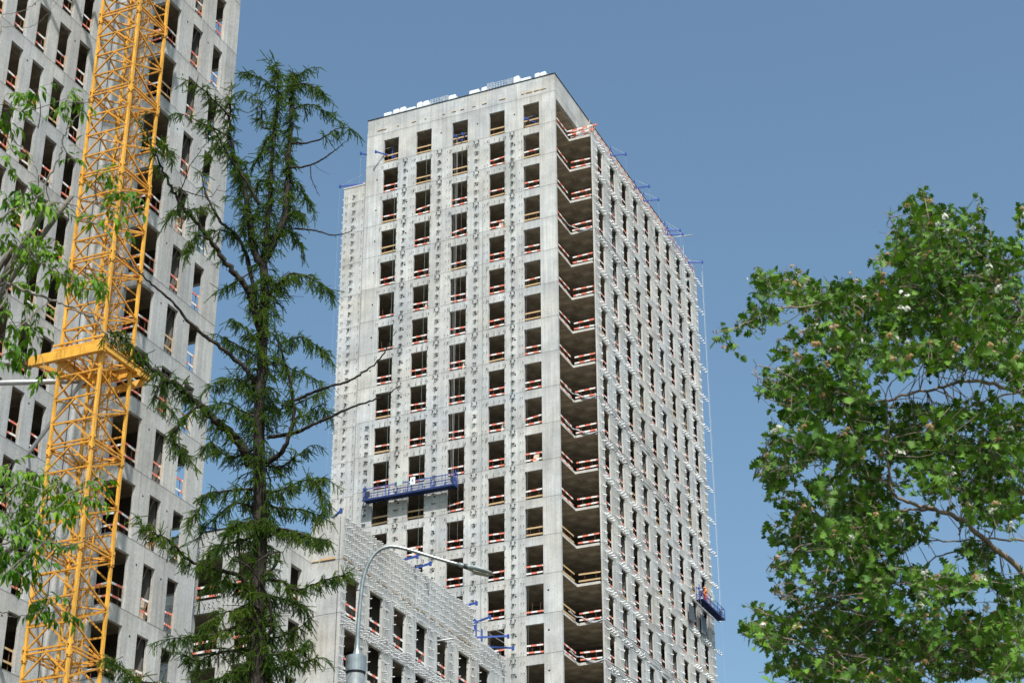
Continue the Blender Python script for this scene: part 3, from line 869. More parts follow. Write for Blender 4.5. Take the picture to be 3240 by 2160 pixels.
# ================================================================== SUSPENDED-PLATFORM DAVITS
def davit(name, label, a, b, z, da, db, post=1.05, reach_tail=1.0, rope=90.0, group='blue davits along the roof edge', lift=0.0, two_posts=True):
    """boom from (0,0) to (da,db) projecting over the edge, post at the origin, tie wire, hanging rope"""
    o = site_empty(name, a, b, z)
    tag(o, label, 'davit', group)
    d = np.array((da, db, lift)); L_ = np.linalg.norm(d); e = d / L_
    mb = MB(); mb.bar(-e * reach_tail, d, .09, .12); mb.box(*(sorted((d[0] - .07, d[0] + .07))), *(sorted((d[1] - .07, d[1] + .07))), d[2] - .16, d[2] + .12)
    mb.build('boom', M['blue'], o)
    mb = MB(); mb.bar((0, 0, -.5), (0, 0, post), .085, .085)
    mb.build('post', M['blue'], o); mb = MB()
    if two_posts:
        t = -e * reach_tail; mb.bar(t, t + np.array((0, 0, -.6)), .07, .07); mb.bar((0, 0, -.5), (.35, .2, -.6), .05, .05); mb.bar((0, 0, .0), -e * .6 + (0, 0, -.55), .05, .05)
    mb.build('post', M['blue'], o)
    mb = MB(); mb.tube([d, (0, 0, post), -e * reach_tail], .012, 5)
    mb.build('tie_wire', M['wire'], o)
    if rope:
        for q in (0,):
            pts = [d + np.array((q * e[1], -q * e[0], -.1)), d + np.array((q * e[1], -q * e[0], -rope))]
            mb = MB(); mb.tube(pts, .0035, 5); mb.build('hanging_rope', M['wire'], o)
    return o
zr = Z0A + .75
davit('davit', 'blue davit on the right roof edge nearest the open corner', 2.1, 8.45, zr, 1.35, .35, rope=92, post=1.0)
davit('davit', 'second blue davit along the right roof edge, with thin rope below its tip', 2.1, 14.75, zr, 1.4, .2, rope=92, post=1.0)
davit('davit', 'third blue davit along the right roof edge, close to the second', 2.1, 17.3, zr, 1.4, .3, rope=92, post=1.0)
davit('davit', 'upper one of the two crossing blue davits left of the projecting grey pipe', 2.1, 23.4, zr + .05, 1.35, .65, rope=92, post=1.0)
davit('davit', 'blue davit lying right beside the projecting grey pipe on the roof edge', 2.1, 24.2, zr, 1.35, .6, rope=92, post=1.0)
davit('davit', 'farthest blue davit low at the end of the right roof edge', 2.1, 30.6, zr + .1, 1.3, .5, rope=92, post=.3)
davit('davit', 'blue davit on top of the narrow side block, its tip farthest left', -19.6, .9, 96.95, -2.45, -.6, rope=70, post=1.25, group='blue davits left of the tall tower')
davit('davit', 'short blue davit showing past the upper left edge of the tall tower', -19.4, 2.0, 100.6, -.95, -1.0, rope=4, post=.3, group='blue davits left of the tall tower')
davit('davit', 'blue davit poking out of the leftmost top-row window with a slanting shadow', -16.75, .6, Z0A + .95, -1.05, -1.35, rope=0, post=1.05, reach_tail=.4, group='blue davits in top-row windows')
o = None
for a, lb in ((-9.9, 'blue davit frame in the left half of the middle top-row window'), (-9.15, 'blue davit frame in the right half of the middle top-row window')):
    davit('davit', lb, a + .25, 1.0, Z0A + .9, -.22, -1.25, rope=40, post=.9, reach_tail=.3, group='blue davits in top-row windows')
davit('davit', 'blue davit frame inside the top-row window next to the tower corner', -2.3, .9, Z0A + .9, -.55, -1.1, rope=60, post=.9, reach_tail=.3, group='blue davits in top-row windows')
# low building davits
gC = 'blue davits on the low building'
davit('davit', 'blue davit at the high front corner of the bracketed parapet', .4, -38.6, 45.0, 1.3, -.6, rope=12, post=1.0, group=gC, lift=.4)
davit('davit', 'blue davit just above the curved lamp arm, left of the pair', 1.3, -30.9, 45.1, 1.45, -.1, rope=8, post=.5, group=gC, lift=.1)
davit('davit', 'blue davit with a white clamp behind the lamp arm, right of the pair', 1.4, -29.3, 45.05, 1.5, -.1, rope=8, post=.4, group=gC, lift=.2)
davit('davit', 'blue davit lying level above the far end of the high parapet', .9, -21.9, 44.95, 1.8, .0, rope=8, post=.4, group=gC, lift=.1)
davit('davit', 'blue davit at the step where the high parapet ends', .95, -18.4, 45.0, 1.3, -.3, rope=6, post=.3, group=gC, lift=.15)
davit('davit', 'upper of the two long blue davits in front of the tall tower wall', 1.3, -18.9, 43.75, 2.0, .9, rope=6, post=1.25, group=gC, lift=.1)
davit('davit', 'lower of the two long blue davits in front of the tall tower wall', 1.55, -18.5, 43.2, 1.8, 1.2, rope=6, post=1.2, group=gC)
davit('davit', 'blue beam on the far left end of the low roof by the left tower', -3.9, -44.2, 43.3, -1.2, .2, rope=0, post=.1, group=gC, lift=.5)

# ================================================================== GONDOLAS
def gondola(label, a, b, z, n, along_b):
    """platform 0.66 deep, n bays of 2 m, long axis along a (or along b)"""
    o = site_empty('work_platform', a, b, z)
    if along_b: o.rotation_euler = (0, 0, -PSI + math.pi / 2)
    tag(o, label, 'work platform', 'blue suspended work platforms')
    LL = n * 2.13; d = .66
    mb = MB(); mb.box(0, LL, 0, d, -.03, .03)
    for x in np.arange(.15, LL, .32): mb.box(x, x + .05, .03, d - .03, -.075, -.032)
    mb.box(0, LL, -.025, .0, -.08, .08); mb.box(0, LL, d, d + .025, -.08, .08)
    mb.build('deck', M['blue_dark'], o)
    mb = MB()
    for y, top in ((0, 1.0), (d, 1.25)):
        for z_ in (top, .55, .32): mb.bar((0, y, z_), (LL, y, z_), .035 if z_ == top else .024, .035 if z_ == top else .024)
        for i in range(n + 1): mb.box(max(0, i * 2.13 - .035), i * 2.13 + .035, y - .025, y + .025, .03, top)
        for i in range(n):
            mb.bar((i * 2.13 + 1.06, y, .05), (i * 2.13 + 1.06, y, top), .026, .026)
            for q in range(4):
                x0 = i * 2.13 + q * .53
                mb.bar((x0, y, .33 if q % 2 else .05), (x0 + .53, y, .05 if q % 2 else .33), .016, .016)
    for x in (0, LL):
        for z_ in (.5, 1.0): mb.bar((x, 0, z_), (x, d, z_ + (.25 if z_ == 1 else 0)), .04, .04)
        mb.bar((x, d / 2, 0), (x, d / 2, 1.45), .07, .07)
        mb.box(x - .06, x + .06, d / 2 - .2, d / 2 + .2, 1.05, 1.12)
    mb.build('railing', M['blue'], o)
    for x in (.12, LL - .42):
        mb = MB(); mb.box(x, x + .3, .2, .46, .45, .85); mb.tube([(x + .15, .33, .3), (x + .15, .33, .5)], .1, 10)
        mb.build('hoist', M['lamp_dark'], o)
        mb = MB()
        for dx in (.08, .2): mb.tube([(x + dx, .33, .8), (x + dx, .33, 34.5 if not along_b else 37.5)], .009, 5)
        mb.build('rope', M['wire'], o)
    return o, LL
g1, LL1 = gondola('long blue work platform hanging across the left part of the tall tower', -17.75, -.86, 63.98, 4, False)
mb = MB(); mb.box(4.5, 4.95, -.07, -.03, .62, 1.28); mb.build('sign_plate', M['wrap'], g1)
cu = bpy.data.curves.new('digit', 'FONT'); cu.body = '6'; cu.size = .42; cu.extrude = .004; cu.align_x = 'CENTER'
tmp = bpy.data.objects.new('tmp', cu); COL.objects.link(tmp)
bpy.context.view_layer.update()
me6 = bpy.data.meshes.new_from_object(tmp.evaluated_get(bpy.context.evaluated_depsgraph_get()))
bpy.data.objects.remove(tmp); me6.materials.clear(); me6.materials.append(M['black'])
d6 = link('digit', me6, g1, (4.72, -.078, .84)); d6.rotation_euler = (math.pi / 2, 0, 0)
mb = MB(); mb.box(3.25, 3.75, -.07, -.03, .75, 1.35); mb.build('control_box', M['panel_pale'], g1)
mb = MB()
for a in (.6, 3.0, 5.4, 7.4):
    mb.bar((a, .66, .0), (a + .35, .86, -.05), .03, .03); 
mb.build('wall_roller', M['lamp_dark'], g1)
g2, LL2 = gondola('blue work platform with a worker, hanging off the right face of the tall tower', 3.35, 25.9, 60.9, 3, True)
mb = MB(); mb.box(2.7, 3.15, -.07, -.03, .75, 1.35); mb.build('control_box', M['panel_pale'], g2)

# dark cladding panels already mounted beneath the right platform
mb = MB()
mb.box(A1 + .22, A1 + .30, 24.2, 25.5, fl(12) + .0, fl(12) + 1.55)
mb.box(A1 + .22, A1 + .30, 27.5, 28.8, fl(12) - .2, fl(12) + 1.5)
mb.build('cladding_panel', M['panel_dark'], T)

# worker in the right platform
def skin_person(name, label, place, rotz):
    J = {'pel': (0, 0, .95), 'che': (0, 0, 1.32), 'nek': (0, .02, 1.50), 'hed': (0, .06, 1.60), 'top': (0, .06, 1.74),
         'shl': (-.19, 0, 1.43), 'ell': (-.27, .12, 1.20), 'wrl': (-.20, .33, 1.12), 'hal': (-.18, .42, 1.12),
         'shr': (.19, 0, 1.43), 'elr': (.27, .12, 1.20), 'wrr': (.20, .33, 1.12), 'har': (.18, .42, 1.12),
         'hil': (-.1, 0, .90), 'knl': (-.11, .04, .48), 'anl': (-.11, 0, .08), 'tol': (-.12, .16, .04),
         'hir': (.1, 0, .90), 'knr': (.11, .06, .48), 'anr': (.12, 0, .08), 'tor': (.13, .16, .04)}
    R = {'pel': .15, 'che': .17, 'nek': .06, 'hed': .09, 'top': .075, 'shl': .085, 'ell': .055, 'wrl': .04, 'hal': .045, 'shr': .085, 'elr': .055,
         'wrr': .04, 'har': .045, 'hil': .11, 'knl': .075, 'anl': .055, 'tol': .045, 'hir': .11, 'knr': .075, 'anr': .055, 'tor': .045}
    E_ = [('pel', 'che'), ('che', 'nek'), ('nek', 'hed'), ('hed', 'top'), ('che', 'shl'), ('shl', 'ell'), ('ell', 'wrl'), ('wrl', 'hal'), ('che', 'shr'), ('shr', 'elr'),
          ('elr', 'wrr'), ('wrr', 'har'), ('pel', 'hil'), ('hil', 'knl'), ('knl', 'anl'), ('anl', 'tol'), ('pel', 'hir'), ('hir', 'knr'), ('knr', 'anr'), ('anr', 'tor')]
    ks = list(J)
    me = bpy.data.meshes.new('person'); me.from_pydata([J[k] for k in ks], [(ks.index(a), ks.index(b)) for a, b in E_], [])
    o = bpy.data.objects.new(name, me); COL.objects.link(o)
    md = o.modifiers.new('s', 'SKIN'); o.modifiers.new('d', 'SUBSURF').levels = 1
    for i, k in enumerate(ks):
        me.skin_vertices[0].data[i].radius = (R[k], R[k]); me.skin_vertices[0].data[i].use_root = (k == 'pel')
    bpy.context.view_layer.update()
    em = bpy.data.meshes.new_from_object(o.evaluated_get(bpy.context.evaluated_depsgraph_get()))
    o.modifiers.clear(); o.data = em
    for m_ in (M['orange_cloth'], M['skin'], M['red_cloth']): em.materials.append(m_)
    for p in em.polygons:
        c = p.center
        p.material_index = 1 if (c.z > 1.5 or c.y > .35) else (0 if c.z > .9 else 2)
        p.use_smooth = True
    o.location = place; o.rotation_euler = (0, 0, rotz)
    tag(o, label, 'person')
    mb = MB(); pts = [(0, .06, 1.66 + .13 * math.sin(t_)) for t_ in np.linspace(0, math.pi / 2, 6)]
    mb.tube(pts + [(0, .06, 1.795)], [.125 * math.cos(t_) + .002 for t_ in np.linspace(0, math.pi / 2, 6)] + [.001], 14, 0)
    mb.tube([(0, .08, 1.655), (0, .08, 1.668)], .155, 14, 0)
    mb.build('hard_hat', M['helmet'], o, smooth=True)
    return o
pp = C0 + 3.0 * U + 27.75 * V
skin_person('person', 'worker in orange clothes and orange hard hat standing in the right work platform', (pp[0], pp[1], 60.93), -PSI + math.pi * .75)

# ================================================================== ROOF STOCK, PIPES, CABLES
packs = [(-17.9, .8, .28, 'small pale coil pack at the left end of the roof edge'), (-16.9, .62, .42, 'white wrapped pack second from the left on the roof'),
         (-16.2, .62, .46, 'white wrapped pack third from the left on the roof'), (-15.4, .85, .16, 'low row of pale crates beside the third white pack'),
         (-14.4, .58, .52, 'white wrapped box left of the pair near the middle of the roof'), (-13.75, .6, .5, 'white wrapped box right of the pair near the middle of the roof'),
         (-13.0, 1.1, .35, 'wire mesh crate of white goods near the middle of the roof'), (-11.8, .65, .36, 'smaller white bundle just right of the wire mesh crate'),
         (-11.1, .75, .38, 'rounded white bundle above the middle top-row window'), (-8.95, 1.0, .32, 'long pale timber-topped stack above the fourth window'),
         (-7.7, .55, .36, 'white sack left of the big white bale on the roof'), (-7.1, .62, .5, 'big white bale left of the wire cages'),
         (-6.4, 1.15, .42, 'left open wire cage on the roof edge'), (-5.1, .7, .42, 'right open wire cage on the roof edge'),
         (-4.4, .55, .66, 'tallest white square box on the roof edge'), (-3.7, 1.0, .2, 'low white slats lying right of the tallest white box'),
         (-2.3, .5, .38, 'rounded white sack second from the roof corner'), (-1.75, .55, .36, 'rounded white sack nearest the roof corner')]
for i, (a, wd, hh, lb) in enumerate(packs):
    o = site_empty('wrapped_pack', a, .75, ZT + .05)
    tag(o, lb, 'cage' if 'cage' in lb or 'mesh' in lb else 'pack', 'goods stacked on the tower roof')
    mb = MB(); hh += .75
    mb.box(0, wd, 0, .9, 0, .12); mb.box(.05, wd - .05, .05, .85, .12, .45)
    if 'cage' in lb or 'mesh' in lb:
        for x in np.linspace(.02, wd - .02, 5):
            mb.bar((x, 0, .1), (x, 0, hh), .03, .03); mb.bar((x, .9, .1), (x, .9, hh), .03, .03)
        for z_ in np.linspace(.5, hh, 4): mb.bar((0, 0, z_), (wd, 0, z_), .03, .03); mb.bar((0, .9, z_), (wd, .9, z_), .03, .03)
        mb.bar((0, 0, hh), (0, .9, hh), .03, .03); mb.bar((wd, 0, hh), (wd, .9, hh), .03, .03)
        mb.build('cage', M['galv'], o)
    else:
        n_ = 7
        for q in range(n_):
            t0 = q / n_; t1 = (q + 1) / n_; rnd = .12
            ins = lambda t: rnd * max(0, (t - .75) / .25) ** 2
            z0_, z1_ = .46 + (hh - .46) * t0, .46 + (hh - .46) * t1 - .002
            i0 = ins(t1) + random.uniform(0, .02)
            mb.box(i0, wd - i0, i0, .9 - i0, z0_, z1_)
        mb.build('pack', M['wrap'], o)
o = site_empty('steel_pipe', 2.2, 25.0, Z0A + .82); tag(o, 'thin grey pipe projecting over the right roof edge beyond the davits', 'pipe')
mb = MB(); mb.tube([(-1.5, -.2, -.05), (2.15, .45, .0)], .05, 8); mb.build('pipe', M['grey_steel'], o, smooth=True)
o = site_empty('steel_pipe', 2.2, -26.0, 40.9); tag(o, 'short grey pipe sticking out in front of the fifth window of the low building', 'pipe')
mb = MB(); mb.tube([(-1.4, -1.2, -.06), (1.55, -1.0, -.02)], .055, 8); mb.tube([(-1.2, -1.2, -.1), (-.9, -1.2, -.1)], .06, 6); mb.build('pipe', M['grey_steel'], o, smooth=True)
for k, lb, ext in ((3, 'pale looped cable on the fourth open-corner ledge from the top', 9), (8, 'pale looped cable on the ninth open-corner ledge from the top', 16), (9, 'pale looped cable on the tenth open-corner ledge from the top', 18),
                   (14, 'pale looped cable on the second lowest visible open-corner ledge', 20), (15, 'pale cable sagging along the lowest visible open-corner ledge', 22)):
    z = fl(k); o = site_empty('cable', 0, 0, z); tag(o, lb, 'cable', 'loose cables on the tower ledges')
    for q in range(3):
        pts = [(.05, 1.2 + q * .3, .35 + q * .15), (.15, 2.4, .25 - .1 * q), (.35, B1 + .05, .45 + .12 * q), (.7, B1 - .1, .2 - .1 * q), (1.5, B1 - .1, -.1 - .08 * q), (A1 + .08, B1, .08)]
        y = B1 + .3
        while y < B1 + ext:
            pts.append((A1 + .12 + .02 * q, y, -.1 - .14 * abs(math.sin(y * 1.1 + q))  + .1 * q)); y += .55
        # smooth
        P_ = np.array(pts); tt = np.linspace(0, len(P_) - 1, len(P_) * 3); Q = np.stack([np.interp(tt, np.arange(len(P_)), P_[:, c]) for c in range(3)], 1)
        Q[1:-1] = (Q[:-2] + 2 * Q[1:-1] + Q[2:]) / 4
        mb = MB(); mb.tube(Q, .022 if q else .03, 6); mb.build('cable_strand', M['cablew'] if q < 2 else M['black'], o, smooth=True)

for a, top, bot, lb in ((-15.95, 95.3, 64.0, 'thin green rope hanging at the right side of the leftmost window column'), (-12.75, 98.0, 45.0, 'thin green rope hanging past the right part of the second window column'),
                        (-7.0, 94.0, 45.0, 'thin green rope hanging on the pier between third and fourth window columns'), (-4.25, 97.5, 40.0, 'thin green rope hanging on the pier right of the fourth window column')):
    o = site_empty('rope', a, -.18, bot); tag(o, lb, 'rope', 'thin ropes hanging down the tower face')
    mb = MB(); mb.tube([(.02 * math.sin(q), 0, (top - bot) * q / 12) for q in range(13)], .011, 5); mb.build('strand', M['rope_green'], o)
# a few stored sheets and props standing just inside openings
for a, k, wd in ((-15.6, 2, .5), (-12.6, 5, .5), (-8.9, 7, .4), (-5.3, 3, .6), (-2.2, 10, .5), (-13.3, 12, .45), (-5.2, 9, .4)):
    mb = MB(); z = fl(k); mb.hexa([(a - wd, .55, z + .01), (a, .55, z + .01), (a, .62, z + .01), (a - wd, .62, z + .01), (a - wd, .95, z + 1.3), (a, .95, z + 1.3), (a, 1.0, z + 1.3), (a - wd, 1.0, z + 1.3)])
    mb.build('plywood_sheet', M['sheet'], T)

# ================================================================== STREET LAMP
DL = 33.0
def lampP(x, y, D=DL): return PX(x, y, D)
base = lampP(1124, 2160); o = bpy.data.objects.new('street_lamp', None); COL.objects.link(o); o.location = (base[0], base[1], 0)
tag(o, 'grey street lamp with a curved arm and flat head in front of the low building', 'street lamp')
OFF = np.array((base[0], base[1], 0.0))
S6 = lambda x, y: (1050 + x * .29334, 1700 + y * .29334)
def rel(p): return np.array(p) - OFF
mb = MB(); zs = lampP(*S6(255, 1440))[2]
mb.tube([(0, 0, 0), (0, 0, zs)], [.20, .165], 24); mb.build('pole', M['lamp'], o, smooth=True)
c0 = rel(lampP(*S6(262, 1375))); zt = rel(lampP(*S6(270, 1285)))[2]
mb = MB(); mb.tube([(0, 0, zs - .02), (0, 0, zt)], .187, 24); mb.build('collar', M['lamp'], o)
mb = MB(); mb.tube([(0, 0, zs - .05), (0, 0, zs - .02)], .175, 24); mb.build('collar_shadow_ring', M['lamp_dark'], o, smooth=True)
pts = [(272, 1285), (274, 1170), (284, 950), (300, 750), (322, 540), (345, 400), (385, 290), (440, 195), (510, 130), (590, 97), (670, 95), (760, 112), (880, 145), (1050, 198), (1200, 244), (1380, 292)]
ps = [rel(lampP(*S6(x, y), DL + .0 * i)) for i, (x, y) in enumerate(pts)]
P_ = np.array(ps); tt = np.linspace(0, len(P_) - 1, 60); Q = np.stack([np.interp(tt, np.arange(len(P_)), P_[:, c]) for c in range(3)], 1)
for _ in range(3): Q[1:-1] = (Q[:-2] + 2 * Q[1:-1] + Q[2:]) / 4
rad = np.interp(np.linspace(0, 1, 60), [0, .06, .16, .5, 1], [.10, .043, .038, .033, .030])
mb = MB(); mb.tube(Q, rad, 16); mb.build('arm', M['lamp'], o, smooth=True)
tip = Q[-1]; e = Q[-1] - Q[-4]; e /= np.linalg.norm(e)
mb = MB(); mb.tube([tip - e * .02, tip + e * .10], .042, 14); mb.build('clamp', M['lamp_head'], o, smooth=True)
mb = MB(); mb.tube([tip + e * .08, tip + e * .17], [.05, .055], 14); mb.build('hinge', M['lamp_dark'], o, smooth=True)
# head: flat tapered shell lofted along e
side = np.cross(e, (0, 0, 1)); side /= np.linalg.norm(side); upv = np.cross(side, e)
prof = [(.14, .05, .052, -.045), (.20, .085, .055, -.055), (.32, .125, .042, -.06), (.47, .125, .028, -.056), (.60, .09, .014, -.042), (.64, .035, .0, -.025)]
def ring(x, hw, top, bot, n=14):
    out = []
    for i in range(n):
        a = 2 * math.pi * i / n; c_, s_ = math.cos(a), math.sin(a)
        out.append(tip + e * x + side * hw * (abs(c_) ** .7) * (1 if c_ > 0 else -1) + upv * ((top if s_ > 0 else -bot) * s_ if s_ > 0 else bot * (-s_)))
    return out
mb = MB(); n_ = 14
for pr_ in prof: mb.v += [tuple(q) for q in ring(*pr_)]
for k in range(len(prof) - 1):
    for i in range(n_):
        j = (i + 1) % n_; mb.f.append((k * n_ + i, k * n_ + j, (k + 1) * n_ + j, (k + 1) * n_ + i)); mb.mi.append(0)
mb.f.append(tuple(range(n_))); mb.mi.append(0); mb.f.append(tuple((len(prof) - 1) * n_ + i for i in range(n_))); mb.mi.append(0)
hd = mb.build('lamp_head', M['lamp_head'], o, smooth=True)
mb = MB(); x0, x1 = .28, .57; q = [tip + e * x + side * s_ * (.10 if x < .5 else .075) + upv * (-.063 if x < .5 else -.05) for x, s_ in ((x0, -1), (x0, 1), (x1, 1), (x1, -1))]
mb.hexa([v - upv * .012 for v in q] + [v for v in q]); mb.build('lens', M['lens'], hd)

# ================================================================== TREES
def smooth_line(P, n):
    P = np.array(P, float); K = len(P)
    if K < 3: return np.stack([np.interp(np.linspace(0, 1, n), np.linspace(0, 1, K), P[:, c]) for c in range(3)], 1)
    tt = np.linspace(0, K - 1, n); out = []
    for t in tt:
        i = min(int(t), K - 2); u = t - i
        p0 = P[max(i - 1, 0)]; p1 = P[i]; p2 = P[i + 1]; p3 = P[min(i + 2, K - 1)]
        out.append(.5 * ((2 * p1) + (-p0 + p2) * u + (2 * p0 - 5 * p1 + 4 * p2 - p3) * u * u + (-p0 + 3 * p1 - 3 * p2 + p3) * u ** 3))
    return np.array(out)
def rot_frames(D, roll):
    """orthonormal frames (X,Y,Z rows) with X along D"""
    D = D / np.linalg.norm(D, axis=1)[:, None]
    up = np.where(np.abs(D[:, 2:3]) > .95, np.array([[1., 0, 0]]), np.array([[0, 0, 1.]]))
    Yv = np.cross(up, D); Yv /= np.linalg.norm(Yv, axis=1)[:, None]; Zv = np.cross(D, Yv)
    c, s_ = np.cos(roll)[:, None], np.sin(roll)[:, None]
    return D, c * Yv + s_ * Zv, -s_ * Yv + c * Zv
def instance(Vt, Ft, P, X, Yv, Z, sc):
    n = len(P); k = len(Vt)
    A = P[:, None, :] + sc[:, None, None] * (Vt[None, :, 0:1] * X[:, None, :] + Vt[None, :, 1:2] * Yv[:, None, :] + Vt[None, :, 2:3] * Z[:, None, :])
    F = (Ft[None] + (np.arange(n) * k)[:, None, None])
    return A.reshape(-1, 3), F.reshape(-1, Ft.shape[1])

# ---- larch
def brush(L_, nt, nn, seed):
    """needle brush along +X: nt tufts of nn needles; triangles"""
    g = np.random.default_rng(seed); v = []; f = []
    for i in range(nt):
        x = L_ * (i + .5) / nt; r0 = .030 * (1 - .3 * (i / nt))
        for j in range(nn):
            th = g.uniform(0, 2 * math.pi); ph = g.uniform(.5, 1.15)
            d = np.array((math.cos(ph), math.sin(ph) * math.cos(th), math.sin(ph) * math.sin(th)))
            s_ = np.cross(d, g.normal(size=3)); s_ /= np.linalg.norm(s_); ln = r0 * g.uniform(.75, 1.25); w_ = .0075
            p = np.array((x + g.uniform(-.01, .01), 0, 0)); b = len(v)
            v += [p - s_ * w_ * .5, p + s_ * w_ * .5, p + d * ln]; f.append((b, b + 1, b + 2))
    return np.array(v), np.array(f)
BRUSH = [brush(.30, 15, 14, s) for s in range(3)]
R1 = lambda x, y: (400 + .606 * x, 150 + .606 * y)
R2_ = lambda x, y: (300 + .7395 * x, 1000 + .7395 * y)
OV = lambda x, y: (x * 1.3776, y * 1.3776)
LD = 33.0
larch_base = PX(812, 2160, LD)
larch = bpy.data.objects.new('larch_tree', None); COL.objects.link(larch); larch.location = (larch_base[0], larch_base[1], 0)
tag(larch, 'tall dark larch with drooping needle sprays left of the tall tower', 'tree')
LO = np.array((larch_base[0], larch_base[1], 0.0))
def lp(pts, f, dd=(0, 0)):
    n = len(pts); return [PX(*f(x, y), LD + dd[0] + (dd[1] - dd[0]) * i / max(1, n - 1)) - LO for i, (x, y) in enumerate(pts)]
trunk = [np.array((0, 0, 0)), np.array((0, 0, 3.0))] + lp([(690, 1568), (697, 1400), (692, 1200), (705, 1050), (708, 900), (705, 700), (702, 560), (703, 400), (712, 270)], R2_) + lp([(722, 1280), (712, 1110)], R1)
TL = smooth_line(trunk, 60)
mb = MB(); mb.tube(TL, np.interp(np.linspace(0, 1, 60), [0, .3, .6, 1], [.22, .145, .12, .08]), 12)
mb.build('trunk', M['bark'], larch, smooth=True)
